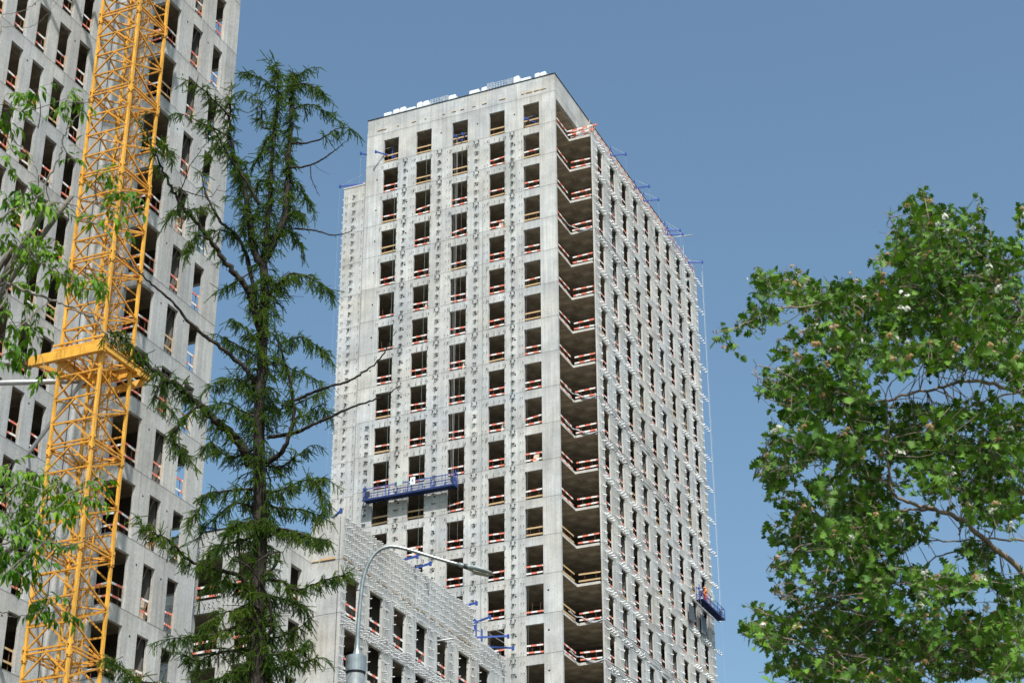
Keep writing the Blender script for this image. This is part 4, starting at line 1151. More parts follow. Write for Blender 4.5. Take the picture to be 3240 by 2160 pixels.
# limbs: (points, frame, depth range, r0, r1, foliage density, start, length of sprays)
limbs = [
 ([(712, 1110), (800, 960), (835, 800), (845, 600), (857, 470), (865, 330), (868, 190), (870, 130)], R1, (0, .3), .085, .018, 1.5, .05, .55),
 ([(715, 1110), (742, 900), (755, 650), (770, 450), (788, 330), (792, 220), (785, 110)], R1, (0, -.3), .060, .012, 1.5, .0, .5),
 ([(700, 1140), (655, 1000), (650, 900), (605, 720), (565, 580), (540, 430), (540, 310), (550, 255)], R1, (0, -.8), .075, .014, 1.3, .1, .5),
 ([(690, 820), (640, 720), (565, 610), (520, 540), (470, 450), (430, 390)], R1, (-.5, -.9), .035, .010, 1.0, .35, .4),
 ([(700, 1480), (650, 1320), (630, 1260), (560, 1170), (490, 1080), (430, 1000), (380, 930), (300, 840), (250, 760), (200, 660), (150, 560), (105, 430)], R1, (0, -1.6), .07, .012, .40, .35, .42),
 ([(690, 1450), (640, 1130), (580, 990), (500, 920), (450, 840), (415, 760), (395, 660), (420, 590)], R1, (0, .8), .045, .008, .22, .1, .35),
 ([(690, 290), (640, 220), (560, 150), (480, 90), (400, 20), (330, -60), (250, -130), (180, -200), (90, -270)], R2_, (0, -1.2), .05, .010, .05, .3, .3),
 ([(665, 640), (600, 520), (520, 450), (450, 380), (380, 320), (300, 260), (220, 200), (150, 130), (70, 60)], R2_, (0, -1.8), .095, .016, 1.25, .15, .62),
 ([(300, 260), (260, 330), (290, 370), (330, 400)], R2_, (-1.2, -1.4), .03, .008, 1.0, .1, .5),
 ([(450, 380), (400, 420), (360, 470), (330, 520), (400, 600)], R2_, (-.8, -1.2), .03, .008, 1.2, .1, .5),
 ([(740, 520), (850, 500), (960, 450), (1050, 410), (1150, 370), (1240, 340), (1300, 300)], R2_, (0, -.9), .04, .008, .03, .0, .25),
 ([(800, 385), (880, 350), (970, 310), (1080, 280), (1150, 240), (1217, 185), (1262, 110), (1290, 60)], R2_, (0, -.6), .034, .006, .04, .0, .25),
 ([(735, 630), (800, 580), (840, 490), (850, 380), (830, 260), (800, 160), (770, 60)], R2_, (0, -.9), .055, .012, .7, .3, .45),
 ([(865, 500), (930, 500), (1010, 480), (1090, 430), (1165, 420)], R1, (0, .4), .026, .007, .9, .55, .42),
 ([(850, 630), (960, 615), (1060, 560), (1110, 520), (1170, 470)], R1, (0, -.5), .024, .004, .1, .3, .3),
 ([(960, 615), (965, 680), (985, 730), (1005, 770)], R1, (-.2, -.4), .014, .004, .0, .3, .2),
 ([(880, 945), (980, 955), (1080, 980), (1160, 965), (1200, 940)], R1, (0, -.8), .02, .004, .03, .3, .2),
 ([(850, 1180), (930, 1190), (1000, 1230), (1068, 1265)], R1, (-.1, -.3), .024, .007, 1.5, .0, .45),
 ([(735, 1300), (800, 1230), (850, 1185)], R1, (0, -.1), .03, .024, 1.4, .0, .5),
 ([(860, 330), (930, 300), (1000, 310), (1075, 360)], R1, (.2, .6), .022, .006, 1.1, .2, .42),
 ([(868, 200), (930, 190), (1000, 220), (1035, 250)], R1, (.2, -.3), .018, .006, 1.1, .1, .42),
 ([(868, 160), (920, 130), (955, 110)], R1, (.2, .3), .014, .005, 1.2, .1, .4),
 ([(790, 150), (770, 110), (772, 90)], R1, (0, 0), .010, .005, 1.2, .1, .35),
 ([(785, 230), (720, 170), (660, 145), (625, 130)], R1, (0, -.5), .018, .006, 1.1, .2, .42),
 ([(775, 420), (715, 420), (705, 330), (680, 260), (620, 230)], R1, (0, .4), .022, .006, .8, .3, .42),
 ([(540, 360), (450, 270), (400, 220), (345, 190)], R1, (-.8, -1.1), .020, .006, 1.2, .2, .42),
 ([(545, 470), (450, 420), (380, 390), (320, 360), (275, 345)], R1, (-.8, -1.3), .020, .006, .6, .2, .38),
 ([(525, 560), (460, 500), (430, 560)], R1, (-.8, -1.1), .014, .005, 1.0, .2, .4),
 ([(250, 760), (290, 730), (330, 620), (375, 560), (395, 520)], R1, (-1.2, -1.5), .014, .004, .06, .2, .2),
 ([(270, 740), (370, 770), (440, 780), (485, 720)], R1, (-1.2, -1.4), .012, .004, .06, .2, .2),
 ([(300, 840), (260, 850), (235, 880)], R1, (-1.2, -1.4), .014, .005, 1.2, .2, .4),
 ([(300, 840), (350, 850), (380, 840)], R1, (-1.2, -1.0), .012, .005, 1.1, .2, .35),
 ([(430, 1000), (370, 980), (340, 1010), (320, 1060)], R1, (-.9, -1.2), .016, .006, 1.3, .1, .42),
 ([(150, 560), (190, 500), (230, 560)], R1, (-1.5, -1.7), .014, .005, 1.3, .1, .42),
 ([(580, 990), (520, 960), (470, 955), (420, 960)], R1, (.3, .5), .02, .006, 1.2, .1, .4),
 ([(640, 1180), (560, 1230), (500, 1260)], R1, (0, -.4), .02, .005, 1.1, .3, .4),
 ([(845, 700), (910, 720), (930, 780), (965, 830)], R1, (.2, .5), .02, .006, 1.3, .1, .42),
 ([(835, 820), (900, 860), (920, 880)], R1, (.2, -.2), .018, .006, 1.3, .1, .42),
 ([(810, 940), (880, 980), (915, 1040)], R1, (.2, .4), .02, .006, 1.3, .1, .42),
 ([(770, 450), (720, 500), (700, 570), (650, 600), (600, 620)], R1, (0, .5), .024, .006, 1.2, .1, .45),
 ([(650, 900), (600, 820), (575, 790)], R1, (-.4, -.6), .018, .006, 1.1, .1, .42),
 ([(755, 700), (700, 700), (660, 760), (630, 680)], R1, (0, .3), .02, .006, 1.3, .1, .42),
 ([(742, 860), (690, 860), (640, 900), (600, 960)], R1, (0, .6), .022, .006, 1.3, .1, .45),
 ([(710, 120), (650, 60), (600, 20)], R2_, (0, -.6), .022, .006, 1.2, .2, .45),
 ([(705, 180), (620, 130), (560, 95), (545, 90)], R2_, (0, .6), .022, .006, 1.0, .3, .45),
 ([(790, 120), (880, 90), (940, 120), (985, 155)], R2_, (-.4, -.7), .022, .006, 1.4, .1, .5),
 ([(715, 210), (790, 200), (850, 230), (900, 250)], R2_, (0, .6), .022, .006, 1.2, .1, .45),
 ([(706, 350), (640, 290), (590, 270), (500, 300)], R2_, (0, .7), .026, .006, 1.4, .1, .5),
 ([(706, 440), (620, 400), (560, 370), (500, 380)], R2_, (0, -.9), .026, .006, 1.3, .1, .5),
 ([(725, 400), (790, 400), (870, 370), (960, 330), (975, 300)], R2_, (0, .5), .022, .006, 1.0, .1, .42),
 ([(850, 440), (900, 420), (960, 380), (990, 410)], R2_, (-.3, .2), .02, .006, 1.2, .1, .45),
 ([(700, 560), (600, 600), (540, 580), (500, 540), (470, 560)], R2_, (0, .8), .026, .006, 1.2, .1, .5),
 ([(735, 640), (800, 640), (860, 600), (910, 560)], R2_, (0, .5), .024, .006, 1.3, .1, .48),
 ([(715, 760), (800, 740), (900, 700), (985, 690)], R2_, (0, -.5), .028, .007, 1.6, .1, .52),
 ([(900, 700), (960, 730), (990, 790), (970, 850)], R2_, (-.5, -.6), .014, .006, 1.4, .1, .45),
 ([(715, 800), (800, 820), (900, 830), (960, 850)], R2_, (0, .8), .028, .007, 1.3, .1, .5),
 ([(700, 740), (620, 740), (540, 750), (480, 760), (450, 820), (400, 885)], R2_, (0, -.9), .03, .006, 1.3, .1, .5),
 ([(700, 820), (600, 800), (520, 860), (470, 900)], R2_, (0, .7), .026, .006, 1.1, .1, .5),
 ([(712, 900), (800, 910), (880, 930), (955, 960), (975, 960)], R2_, (0, -.9), .034, .007, 1.9, .05, .55),
 ([(708, 880), (660, 890), (620, 880), (560, 940)], R2_, (0, -.9), .030, .007, 1.8, .05, .55),
 ([(705, 930), (620, 960), (540, 980), (485, 1010)], R2_, (0, -.7), .028, .006, 1.3, .1, .5),
 ([(690, 1260), (640, 1130), (560, 1090), (480, 1070), (400, 1040), (320, 960), (260, 930), (200, 890)], R2_, (0, -1.6), .05, .009, 1.5, .3, .55),
 ([(700, 1250), (655, 1200), (625, 1080), (615, 950), (610, 890)], R2_, (-.2, -.5), .032, .008, .25, .1, .3),
 ([(720, 1400), (755, 1330), (745, 1220), (700, 1120), (640, 1060), (590, 1040), (545, 990)], R2_, (0, -.9), .032, .009, .3, .1, .35),
 ([(720, 1110), (770, 1070), (790, 1010), (740, 1020), (690, 1050), (650, 1060)], R2_, (-.2, -.5), .030, .010, .2, .1, .35),
 ([(712, 1130), (790, 1130), (860, 1170), (950, 1140), (1010, 1120), (1065, 1105)], R2_, (0, -1.0), .03, .007, 1.4, .2, .5),
 ([(700, 1180), (780, 1200), (860, 1230), (900, 1250)], R2_, (0, .7), .026, .007, 1.4, .1, .5),
 ([(695, 1150), (620, 1150), (540, 1130), (480, 1160)], R2_, (0, .8), .028, .007, 1.2, .1, .5),
 ([(690, 1340), (600, 1330), (520, 1360), (420, 1370), (310, 1380)], R2_, (0, -1.2), .034, .007, 1.4, .2, .5),
 ([(700, 1320), (640, 1280), (570, 1260), (490, 1300)], R2_, (0, -.6), .026, .007, 1.2, .1, .48),
 ([(710, 1460), (800, 1440), (870, 1430), (915, 1385)], R2_, (0, -.8), .030, .007, 1.5, .1, .5),
 ([(710, 1520), (800, 1500), (880, 1480), (955, 1460)], R2_, (0, .6), .028, .007, 1.3, .1, .5),
 ([(710, 1380), (790, 1370), (860, 1340), (900, 1310)], R2_, (0, .5), .026, .007, 1.1, .1, .45),
 ([(690, 1430), (600, 1430), (520, 1440), (440, 1470), (390, 1450)], R2_, (0, .8), .030, .007, 1.4, .1, .5),
 ([(690, 1540), (600, 1520), (520, 1550), (430, 1560)], R2_, (0, -.7), .030, .007, 1.5, .1, .5),
 ([(680, 1640), (520, 1640), (350, 1600), (200, 1560), (130, 1520), (75, 1475)], R2_, (0, -1.6), .04, .008, 1.5, .4, .52),
 ([(700, 1600), (800, 1600), (900, 1590)], R2_, (0, -.7), .030, .007, 1.5, .1, .5),
]
Bp, Bd, Bs = [], [], []      # brushes
twig = MB(); g = np.random.default_rng(21)
def spray(p, d, ln):
    """a drooping side twig covered in needle brushes"""
    n = 7; pts = [p]; dd = d / np.linalg.norm(d)
    for i in range(n):
        dd = dd + np.array((0, 0, -.16)) + g.normal(size=3) * .10; dd /= np.linalg.norm(dd)
        pts.append(pts[-1] + dd * ln / n)
    P_ = np.array(pts); twig.tube(P_, np.linspace(.0065, .003, n + 1), 4, 0, cap=False)
    L_ = 0
    for i in range(n):
        seg = P_[i + 1] - P_[i]
        Bp.append(P_[i]); Bd.append(seg); Bs.append(min(1.2, max(.35, ln / n / .30 * 1.5)))
        for _q in range(2 if ln > .25 else 1):
            sd = seg / np.linalg.norm(seg) * .55 + g.normal(size=3) * .5 + np.array((0, 0, -.75))
            Bp.append(P_[i]); Bd.append(sd); Bs.append(g.uniform(.35, .95))
for pts, fr_, dd, r0, r1, dens, st, sl_ in limbs:
    Q = smooth_line(lp(pts, fr_, dd), max(14, len(pts) * 6))
    Q[1:-1] += g.normal(size=Q[1:-1].shape) * r0 * .22
    mb = MB(); mb.tube(Q, np.linspace(r0, r1, len(Q)) * (1 + g.uniform(-.1, .1, len(Q))), 8 if r0 > .03 else 6)
    mb.build('branch', M['bark'], larch, smooth=True)
    seg = np.linalg.norm(np.diff(Q, axis=0), axis=1); cum = np.concatenate([[0], np.cumsum(seg)]); LT = cum[-1]
    s_ = LT * st
    while s_ < LT:
        p = np.array([np.interp(s_, cum, Q[:, c]) for c in range(3)])
        i = min(np.searchsorted(cum, s_), len(Q) - 1); tg = Q[i] - Q[i - 1]; tg /= np.linalg.norm(tg)
        if dens > .15:
            for _ in range(2):
                rd = g.normal(size=3) * np.array((1, 1, .55)); rd -= tg * (rd @ tg); rd /= np.linalg.norm(rd)
                spray(p, rd + tg * .55, sl_ * .50 * g.uniform(.2, 1.2) * (1 - .35 * s_ / LT))
            s_ += .125 / dens * g.uniform(.6, 1.4)
        else:                                                         # bare stretch: spurs and thin dead twigs
            rd = g.normal(size=3); rd -= tg * (rd @ tg); rd /= np.linalg.norm(rd)
            ln = g.choice([.03, .04, .05, .35], p=[.35, .3, .25, .10])
            q = [p, p + (rd + tg * .4) * ln * .5, p + (rd + tg * .8 + np.array((0, 0, -.2))) * ln]
            twig.tube(q, [.006, .004, .002], 4, 0, cap=False); s_ += .09
    if dens > .15:
        spray(Q[-1], tg, sl_ * .7)
ti = np.linalg.norm(np.diff(TL, axis=0), axis=1); tc_ = np.concatenate([[0], np.cumsum(ti)])
for _ in range(420):                                                  # short sprays growing straight from the trunk
    s_ = g.uniform(tc_[-1] * .33, tc_[-1]); p = np.array([np.interp(s_, tc_, TL[:, c]) for c in range(3)])
    an = g.uniform(0, 2 * math.pi); d = np.array((math.cos(an), math.sin(an), g.uniform(-.2, .7)))
    spray(p + d * .08, d, g.uniform(.15, .5))
for _ in range(120):                                                  # bark plates and dead stubs roughen the trunk
    s_ = g.uniform(tc_[-1] * .2, tc_[-1]); p = np.array([np.interp(s_, tc_, TL[:, c]) for c in range(3)])
    an = g.uniform(0, 2 * math.pi); d = np.array((math.cos(an), math.sin(an), g.uniform(-.1, .3)))
    twig.tube([p, p + d * g.uniform(.2, .45), p + d * g.uniform(.5, .9) + np.array((0, 0, -.08))], [.014, .008, .003], 5, 0, cap=False)
Bp, Bd, Bs = np.array(Bp), np.array(Bd), np.array(Bs)
vs, fs, ts, off = [], [], [], 0
idx = g.integers(0, 3, len(Bp))
for k in range(3):
    m_ = idx == k; X, Yv, Z = rot_frames(Bd[m_], g.uniform(0, 6.28, m_.sum()))
    a, f_ = instance(BRUSH[k][0], BRUSH[k][1], Bp[m_], X, Yv, Z, Bs[m_])
    vs.append(a); fs.append(f_ + off); off += len(a); ts.append(np.repeat(g.random(m_.sum()) ** 1.6, len(BRUSH[k][0])))
print('larch brushes', len(Bp), 'tris', sum(len(f) for f in fs))
link('foliage', fast_mesh('foliage', np.concatenate(vs), np.concatenate(fs), [M['needle']], np.concatenate(ts)), larch)
twig.build('twigs', M['bark'], larch)

# ---- broad leaves
def leaf_shape(outline, fold=.18, droop=.15):
    """half outline (x along midrib, y half width) -> folded leaf of triangles, unit length"""
    v = [(0, 0, 0)]; f = []
    mid = [(x, 0, -droop * x * x) for x, y in outline]
    up = [(x, y, -droop * x * x + fold * y) for x, y in outline]; dn = [(x, -y, -droop * x * x + fold * y) for x, y in outline]
    n = len(outline); v = mid + up + dn
    for i in range(n - 1):
        f += [(i, i + 1, n + i + 1), (i, n + i + 1, n + i), (i + 1, i, 2 * n + i), (i + 1, 2 * n + i, 2 * n + i + 1)]
    return np.array(v, float), np.array(f)
HAWL = leaf_shape([(0, .015), (.12, .02), (.2, .18), (.32, .44), (.42, .17), (.54, .47), (.66, .16), (.78, .30), (.90, .10), (1.0, .0)], .35, .2)
ELDL = leaf_shape([(0, .01), (.1, .015), (.2, .09), (.36, .165), (.52, .16), (.66, .115), (.78, .085), (.9, .035), (1.0, .0)], .4, .45)
def blossom(seed):
    g_ = np.random.default_rng(seed); v = []; f = []
    for i in range(12):
        c = g_.normal(size=3); c /= np.linalg.norm(c); c[2] = abs(c[2]) * .6; c *= g_.uniform(.3, 1.0)
        nrm = c + np.array((0, 0, .8)); nrm /= np.linalg.norm(nrm); a = np.cross(nrm, (.3, .9, .1)); a /= np.linalg.norm(a); b_ = np.cross(nrm, a); r_ = g_.uniform(.25, .38)
        for q in range(5):
            t0, t1 = q * 1.2566, q * 1.2566 + 1.05; n = len(v)
            v += [c, c + r_ * (math.cos(t0) * a + math.sin(t0) * b_), c + r_ * (math.cos(t1) * a + math.sin(t1) * b_)]; f.append((n, n + 1, n + 2))
    return np.array(v), np.array(f)
BLO = blossom(2)

# ---- hawthorn on the right
R3 = lambda x, y: (2200 + .5103 * x, 560 + .5103 * y)
R4 = lambda x, y: (2200 + .5103 * x, 1360 + .5103 * y)
HD = 7.6
hb = PX(3420, 2160, HD); haw = bpy.data.objects.new('hawthorn_tree', None); COL.objects.link(haw); haw.location = (hb[0], hb[1], 0)
tag(haw, 'leafy hawthorn with white and fading blossom filling the lower right', 'tree'); HO = np.array((hb[0], hb[1], 0.0))
def hp(pts, f, d0, d1): n = len(pts); return [PX(*f(x, y), HD + d0 + (d1 - d0) * i / max(1, n - 1)) - HO for i, (x, y) in enumerate(pts)]
hl = [
 ([(2500, 1900), (2250, 1150), (2038, 900), (1800, 680), (1640, 550), (1500, 495), (1350, 460), (1220, 380), (1205, 200), (1190, 60)], R4, 0, -.4, .026, .006),
 ([(1500, 495), (1300, 500), (1100, 530), (900, 610), (760, 700)], R4, -.2, -.5, .010, .004),
 ([(2150, 700), (1980, 680), (1780, 675), (1500, 690), (1300, 640)], R4, .1, -.1, .010, .004),
 ([(1900, 760), (1760, 740), (1540, 765), (1430, 830), (1300, 920), (1150, 1010)], R4, .1, .3, .008, .003),
 ([(1640, 550), (1635, 640), (1650, 700)], R4, -.1, .1, .006, .003),
 ([(2500, 1750), (2300, 1500), (2038, 1350), (1900, 1300), (1780, 1270), (1650, 1265), (1500, 1310), (1300, 1350), (1100, 1400), (900, 1330), (700, 1150), (600, 1050)], R3, .2, -.3, .020, .003),
 ([(2100, 1330), (1950, 1340), (1700, 1420), (1500, 1500), (1300, 1568)], R3, .3, .5, .009, .003),
 ([(2500, 1500), (2200, 1100), (2000, 800), (1850, 600), (1700, 420), (1560, 250), (1400, 90)], R3, .3, 0, .016, .003),
 ([(1850, 600), (1500, 640), (1200, 700), (900, 790), (700, 760), (500, 690), (360, 570)], R3, .1, -.5, .010, .003),
 ([(900, 790), (600, 800), (420, 850), (300, 920), (160, 960), (110, 950)], R3, -.2, -.6, .007, .002),
 ([(1500, 640), (1350, 500), (1250, 350), (1200, 180)], R3, 0, -.2, .007, .002),
 ([(2000, 800), (1950, 550), (1800, 380), (1740, 150)], R3, .2, .1, .008, .002),
 ([(1700, 1290), (1560, 1110), (1400, 1000), (1150, 900)], R4, 0, -.3, .007, .003),
 ([(2400, 1568), (2038, 1290), (1910, 1360), (1700, 1450), (1500, 1568)], R4, .3, .4, .009, .004),
 ([(1700, 1290), (1570, 1390), (1350, 1440), (1100, 1400), (900, 1380), (600, 1300), (400, 1240), (280, 1270)], R4, 0, -.6, .010, .002),
 ([(2400, 1700), (2000, 1500), (1700, 1290), (1550, 1090)], R4, .2, 0, .012, .005),
 ([(1150, 1010), (900, 1020), (700, 1000), (560, 930), (480, 1010)], R4, -.2, -.6, .006, .002),
 ([(900, 1150), (700, 1060), (560, 1040), (490, 1020)], R4, -.3, -.6, .005, .002),
 ([(600, 1300), (450, 1140), (350, 1080)], R4, -.4, -.6, .004, .002),
 ([(760, 700), (650, 720), (500, 860), (440, 870)], R4, -.4, -.6, .005, .002),
 ([(900, 610), (700, 480), (560, 380), (430, 270), (360, 300)], R4, -.3, -.6, .006, .002),
 ([(1190, 60), (900, 60), (600, 60), (470, 30)], R4, -.2, -.5, .006, .002),
 ([(560, 1420), (420, 1350), (380, 1230), (360, 1130)], R3, -.3, -.5, .004, .002),
 ([(900, 1100), (750, 1000), (640, 950), (570, 900)], R3, -.3, -.5, .004, .002),
 ([(700, 1150), (600, 1080), (500, 1020)], R3, -.3, -.5, .004, .002),
]
g = np.random.default_rng(33)
allp = []
tw = MB()
for i, (pts, f, d0, d1, r0, r1) in enumerate(hl):
    P_ = hp(pts, f, d0, d1)
    Q = smooth_line(P_, len(pts) * 5); Q[1:-1] += g.normal(size=Q[1:-1].shape) * .004
    mb = MB(); mb.tube(Q, np.linspace(r0 * .6, r1 * .6, len(Q)), 8); mb.build('branch', M['bark2'], haw, smooth=True)
    allp.append(Q)
mb = MB(); tk = smooth_line([(0.3, .3, 0), (.25, .25, 1.0), (.1, .1, 1.9)] + [hp([(2500, 1900)], R4, 0, 0)[0]], 16)
mb.tube(tk, np.linspace(.11, .028, 16), 12)
for q in (hp([(2500, 1750)], R3, .2, .2)[0], hp([(2500, 1500)], R3, .3, .3)[0], hp([(2400, 1700)], R4, .2, .2)[0], hp([(2400, 1568)], R4, .3, .3)[0]):
    mb.tube(smooth_line([tk[10], (tk[10] + q) / 2 + (0, .1, .05), q], 10), np.linspace(.045, .018, 10), 10)
mb.build('trunk', M['bark2'], haw, smooth=True)
allp = np.concatenate(allp)
E3 = [(150, 1000, 45, 40, .5), (220, 950, 60, 35, .5), (330, 900, 70, 45, .8), (400, 820, 90, 70, 1), (380, 650, 55, 55, .6), (500, 680, 110, 80, 1), (620, 620, 90, 60, .8), (640, 760, 110, 75, 1), (760, 720, 110, 85, 1), (900, 700, 110, 70, 1),
 (850, 830, 120, 80, 1), (1050, 750, 120, 80, 1), (800, 960, 110, 80, .9), (700, 1000, 60, 60, .6), (590, 950, 40, 45, .4), (1000, 900, 130, 100, 1), (850, 1100, 75, 80, .9), (1000, 1080, 110, 100, 1), (1200, 720, 140, 120, 1.1), (1180, 510, 85, 60, .8), (1230, 350, 60, 80, .7),
 (1220, 220, 45, 45, .5), (1400, 180, 80, 80, 1), (1450, 330, 115, 120, 1.2), (1550, 280, 100, 100, 1.1), (1330, 490, 130, 100, 1.1), (1550, 470, 140, 110, 1.2), (1700, 260, 55, 80, .5), (1780, 330, 90, 70, .7), (1650, 430, 110, 90, 1.1), (1800, 480, 110, 80, .8), (1930, 480, 90, 80, .8),
 (1850, 640, 150, 120, 1.1), (1400, 680, 150, 120, 1.2), (1650, 700, 150, 130, 1.2), (1250, 880, 150, 130, 1.2), (1500, 900, 160, 140, 1.2), (1750, 900, 160, 140, 1.2), (1950, 850, 130, 150, 1.2), (1200, 1070, 130, 100, 1), (1400, 1100, 160, 90, 1), (1650, 1070, 150, 90, 1), (1850, 1090, 150, 110, 1.1),
 (1990, 1150, 80, 110, 1), (560, 1070, 75, 50, .8), (620, 1180, 90, 70, 1), (400, 1200, 45, 45, .4), (420, 1340, 55, 65, .7), (540, 1280, 110, 100, 1.1), (700, 1300, 110, 100, 1.2), (850, 1250, 100, 80, 1.1), (650, 1430, 110, 80, 1.1), (850, 1400, 120, 100, 1.1), (1000, 1280, 90, 70, .9), (1050, 1460, 140, 90, 1.1),
 (1300, 1470, 150, 80, 1), (1550, 1490, 130, 70, 1), (1800, 1450, 150, 80, .9), (1960, 1500, 110, 70, 1), (500, 1500, 50, 50, .4), (700, 1530, 90, 50, .9), (1750, 150, 35, 45, .4), (1400, 90, 35, 40, .5), (2020, 250, 35, 60, .8), (1970, 400, 45, 40, .4), (700, 880, 30, 25, .3)]
E4 = [(500, 60, 55, 55, .8), (620, 100, 120, 80, 1), (800, 80, 130, 80, 1), (480, 230, 95, 100, 1), (600, 210, 70, 50, .8), (1000, 60, 150, 80, 1.1), (1250, 100, 150, 100, 1.1), (1500, 90, 160, 100, 1.1), (1750, 100, 160, 110, 1.2), (1950, 100, 110, 120, 1.2), (500, 390, 75, 60, .8), (800, 340, 120, 80, 1), (1000, 300, 140, 110, 1.1),
 (1100, 430, 120, 100, 1.1), (900, 450, 130, 100, 1.1), (650, 510, 110, 80, .9), (540, 620, 95, 75, .9), (700, 680, 120, 80, 1), (850, 600, 120, 100, 1.2), (1050, 630, 140, 120, 1.3), (1250, 620, 130, 100, 1.1), (1400, 590, 90, 70, .7), (1290, 290, 60, 60, .5), (1470, 270, 120, 100, 1), (1700, 300, 150, 120, 1.1), (1900, 330, 140, 130, 1.1),
 (1790, 480, 110, 70, .8), (1950, 520, 90, 80, .8), (590, 800, 110, 80, .9), (480, 870, 50, 50, .7), (850, 790, 110, 80, 1), (1050, 780, 120, 90, 1), (1200, 850, 100, 70, .7), (430, 620, 35, 45, .4), (1000, 920, 140, 80, 1), (720, 950, 110, 60, .4), (600, 1010, 100, 60, .5), (850, 1030, 110, 70, .8), (1150, 1000, 140, 100, 1.1), (1420, 930, 120, 90, 1),
 (1600, 960, 120, 90, .9), (1760, 760, 110, 80, .9), (1960, 1000, 90, 120, 1), (1780, 900, 110, 80, .9), (330, 1230, 50, 50, .8), (430, 1200, 90, 70, 1), (350, 1090, 30, 30, .3), (560, 1200, 90, 70, .9), (480, 1280, 100, 70, 1), (700, 1150, 110, 80, .8), (850, 1200, 110, 90, 1), (750, 1310, 120, 80, .8), (1000, 1200, 130, 100, 1.1),
 (950, 1350, 130, 100, 1), (1200, 1230, 120, 100, 1), (1150, 1400, 140, 110, 1.1), (1400, 1130, 110, 90, .8), (1350, 1330, 140, 100, 1.1), (1600, 1260, 130, 100, 1), (1550, 1440, 140, 100, 1.1), (1800, 1200, 150, 110, 1.1), (1780, 1400, 140, 110, 1.1), (1950, 1280, 100, 110, 1), (1950, 1480, 110, 90, 1.2), (500, 1470, 60, 70, .8),
 (620, 1500, 100, 60, .8), (800, 1480, 120, 80, 1), (1000, 1520, 140, 60, 1.1), (1250, 1530, 130, 60, 1.1)]
lpv, ldr, lsc, bp_, bt_ = [], [], [], [], []
for f, EE in ((R3, E3), (R4, E4)):
    for cx, cy, rx, ry, dn in EE:
        dc = HD + g.uniform(-.55, .55); nsh = max(3, int(math.pi * rx * ry / 2300 * dn * 2.35))
        for _ in range(nsh):
            th, rr_ = g.uniform(0, 6.28), math.sqrt(g.random())
            x, y = f(cx + rx * rr_ * math.cos(th), cy + ry * rr_ * math.sin(th))
            D_ = dc + g.normal() * .42
            p = PX(x, y, D_) - HO
            # shoot: grows from the nearest branch point
            q = allp[np.argmin(((allp - p) ** 2).sum(1))]
            d = p - q; dl = np.linalg.norm(d); d = d / (dl + 1e-9)
            d = d * .6 + np.array((-.25, -.1, .35)) + g.normal(size=3) * .35; d /= np.linalg.norm(d)
            sh = g.uniform(.05, .12); tw.tube([p - d * sh * .9, p, p + d * sh * .4], [.0016, .0012, .0008], 4, 0, cap=False)
            if dl < .35 and g.random() < .22:
                mid = (p + q) / 2 + g.normal(size=3) * .02; tw.tube(smooth_line([q, mid, p - d * sh * .9], 6), np.linspace(.0022, .0014, 6), 4, 0, cap=False)
            for j in range(g.integers(3, 6)):
                pp_ = p + d * sh * (j / 4 - .8); ld = d * .4 + g.normal(size=3) * .7 + np.array((0, 0, -.12))
                lpv.append(pp_); ldr.append(ld); lsc.append(g.uniform(.025, .056))
            u_ = g.random()
            if u_ < .13: bp_.append(p - d * sh * .1); bt_.append(0 if g.random() < .28 else 1)
lpv, ldr, lsc = map(np.array, (lpv, ldr, lsc))
print('hawthorn leaves', len(lpv))
X, Yv, Z = rot_frames(ldr, g.normal(size=len(lpv)) * .8)
a, f_ = instance(*HAWL, lpv, X, Yv, Z, lsc)
link('foliage', fast_mesh('foliage', a, f_, [M['haw']], np.repeat(g.random(len(lpv)), len(HAWL[0]))), haw)
tw.build('twigs', M['bark2'], haw)
bp_, bt_ = np.array(bp_), np.array(bt_)
for t_, nm, m_ in ((0, 'white_blossom', 'petal'), (1, 'faded_blossom', 'faded')):
    pt = bp_[bt_ == t_]; n = len(pt); pt = np.concatenate([pt] * 2) + g.normal(size=(n * 2, 3)) * .010
    X, Yv, Z = rot_frames(np.array((1., 0, 0)) + g.normal(size=(len(pt), 3)) * .3, g.normal(size=len(pt)) * .3)
    a, f_ = instance(*BLO, pt, X, Yv, Z, g.uniform(.014, .025, len(pt)) * (1 if t_ == 0 else .8))
    link(nm, fast_mesh(nm, a, f_, [M[m_]], np.repeat(g.random(len(pt)), len(BLO[0]))), haw)

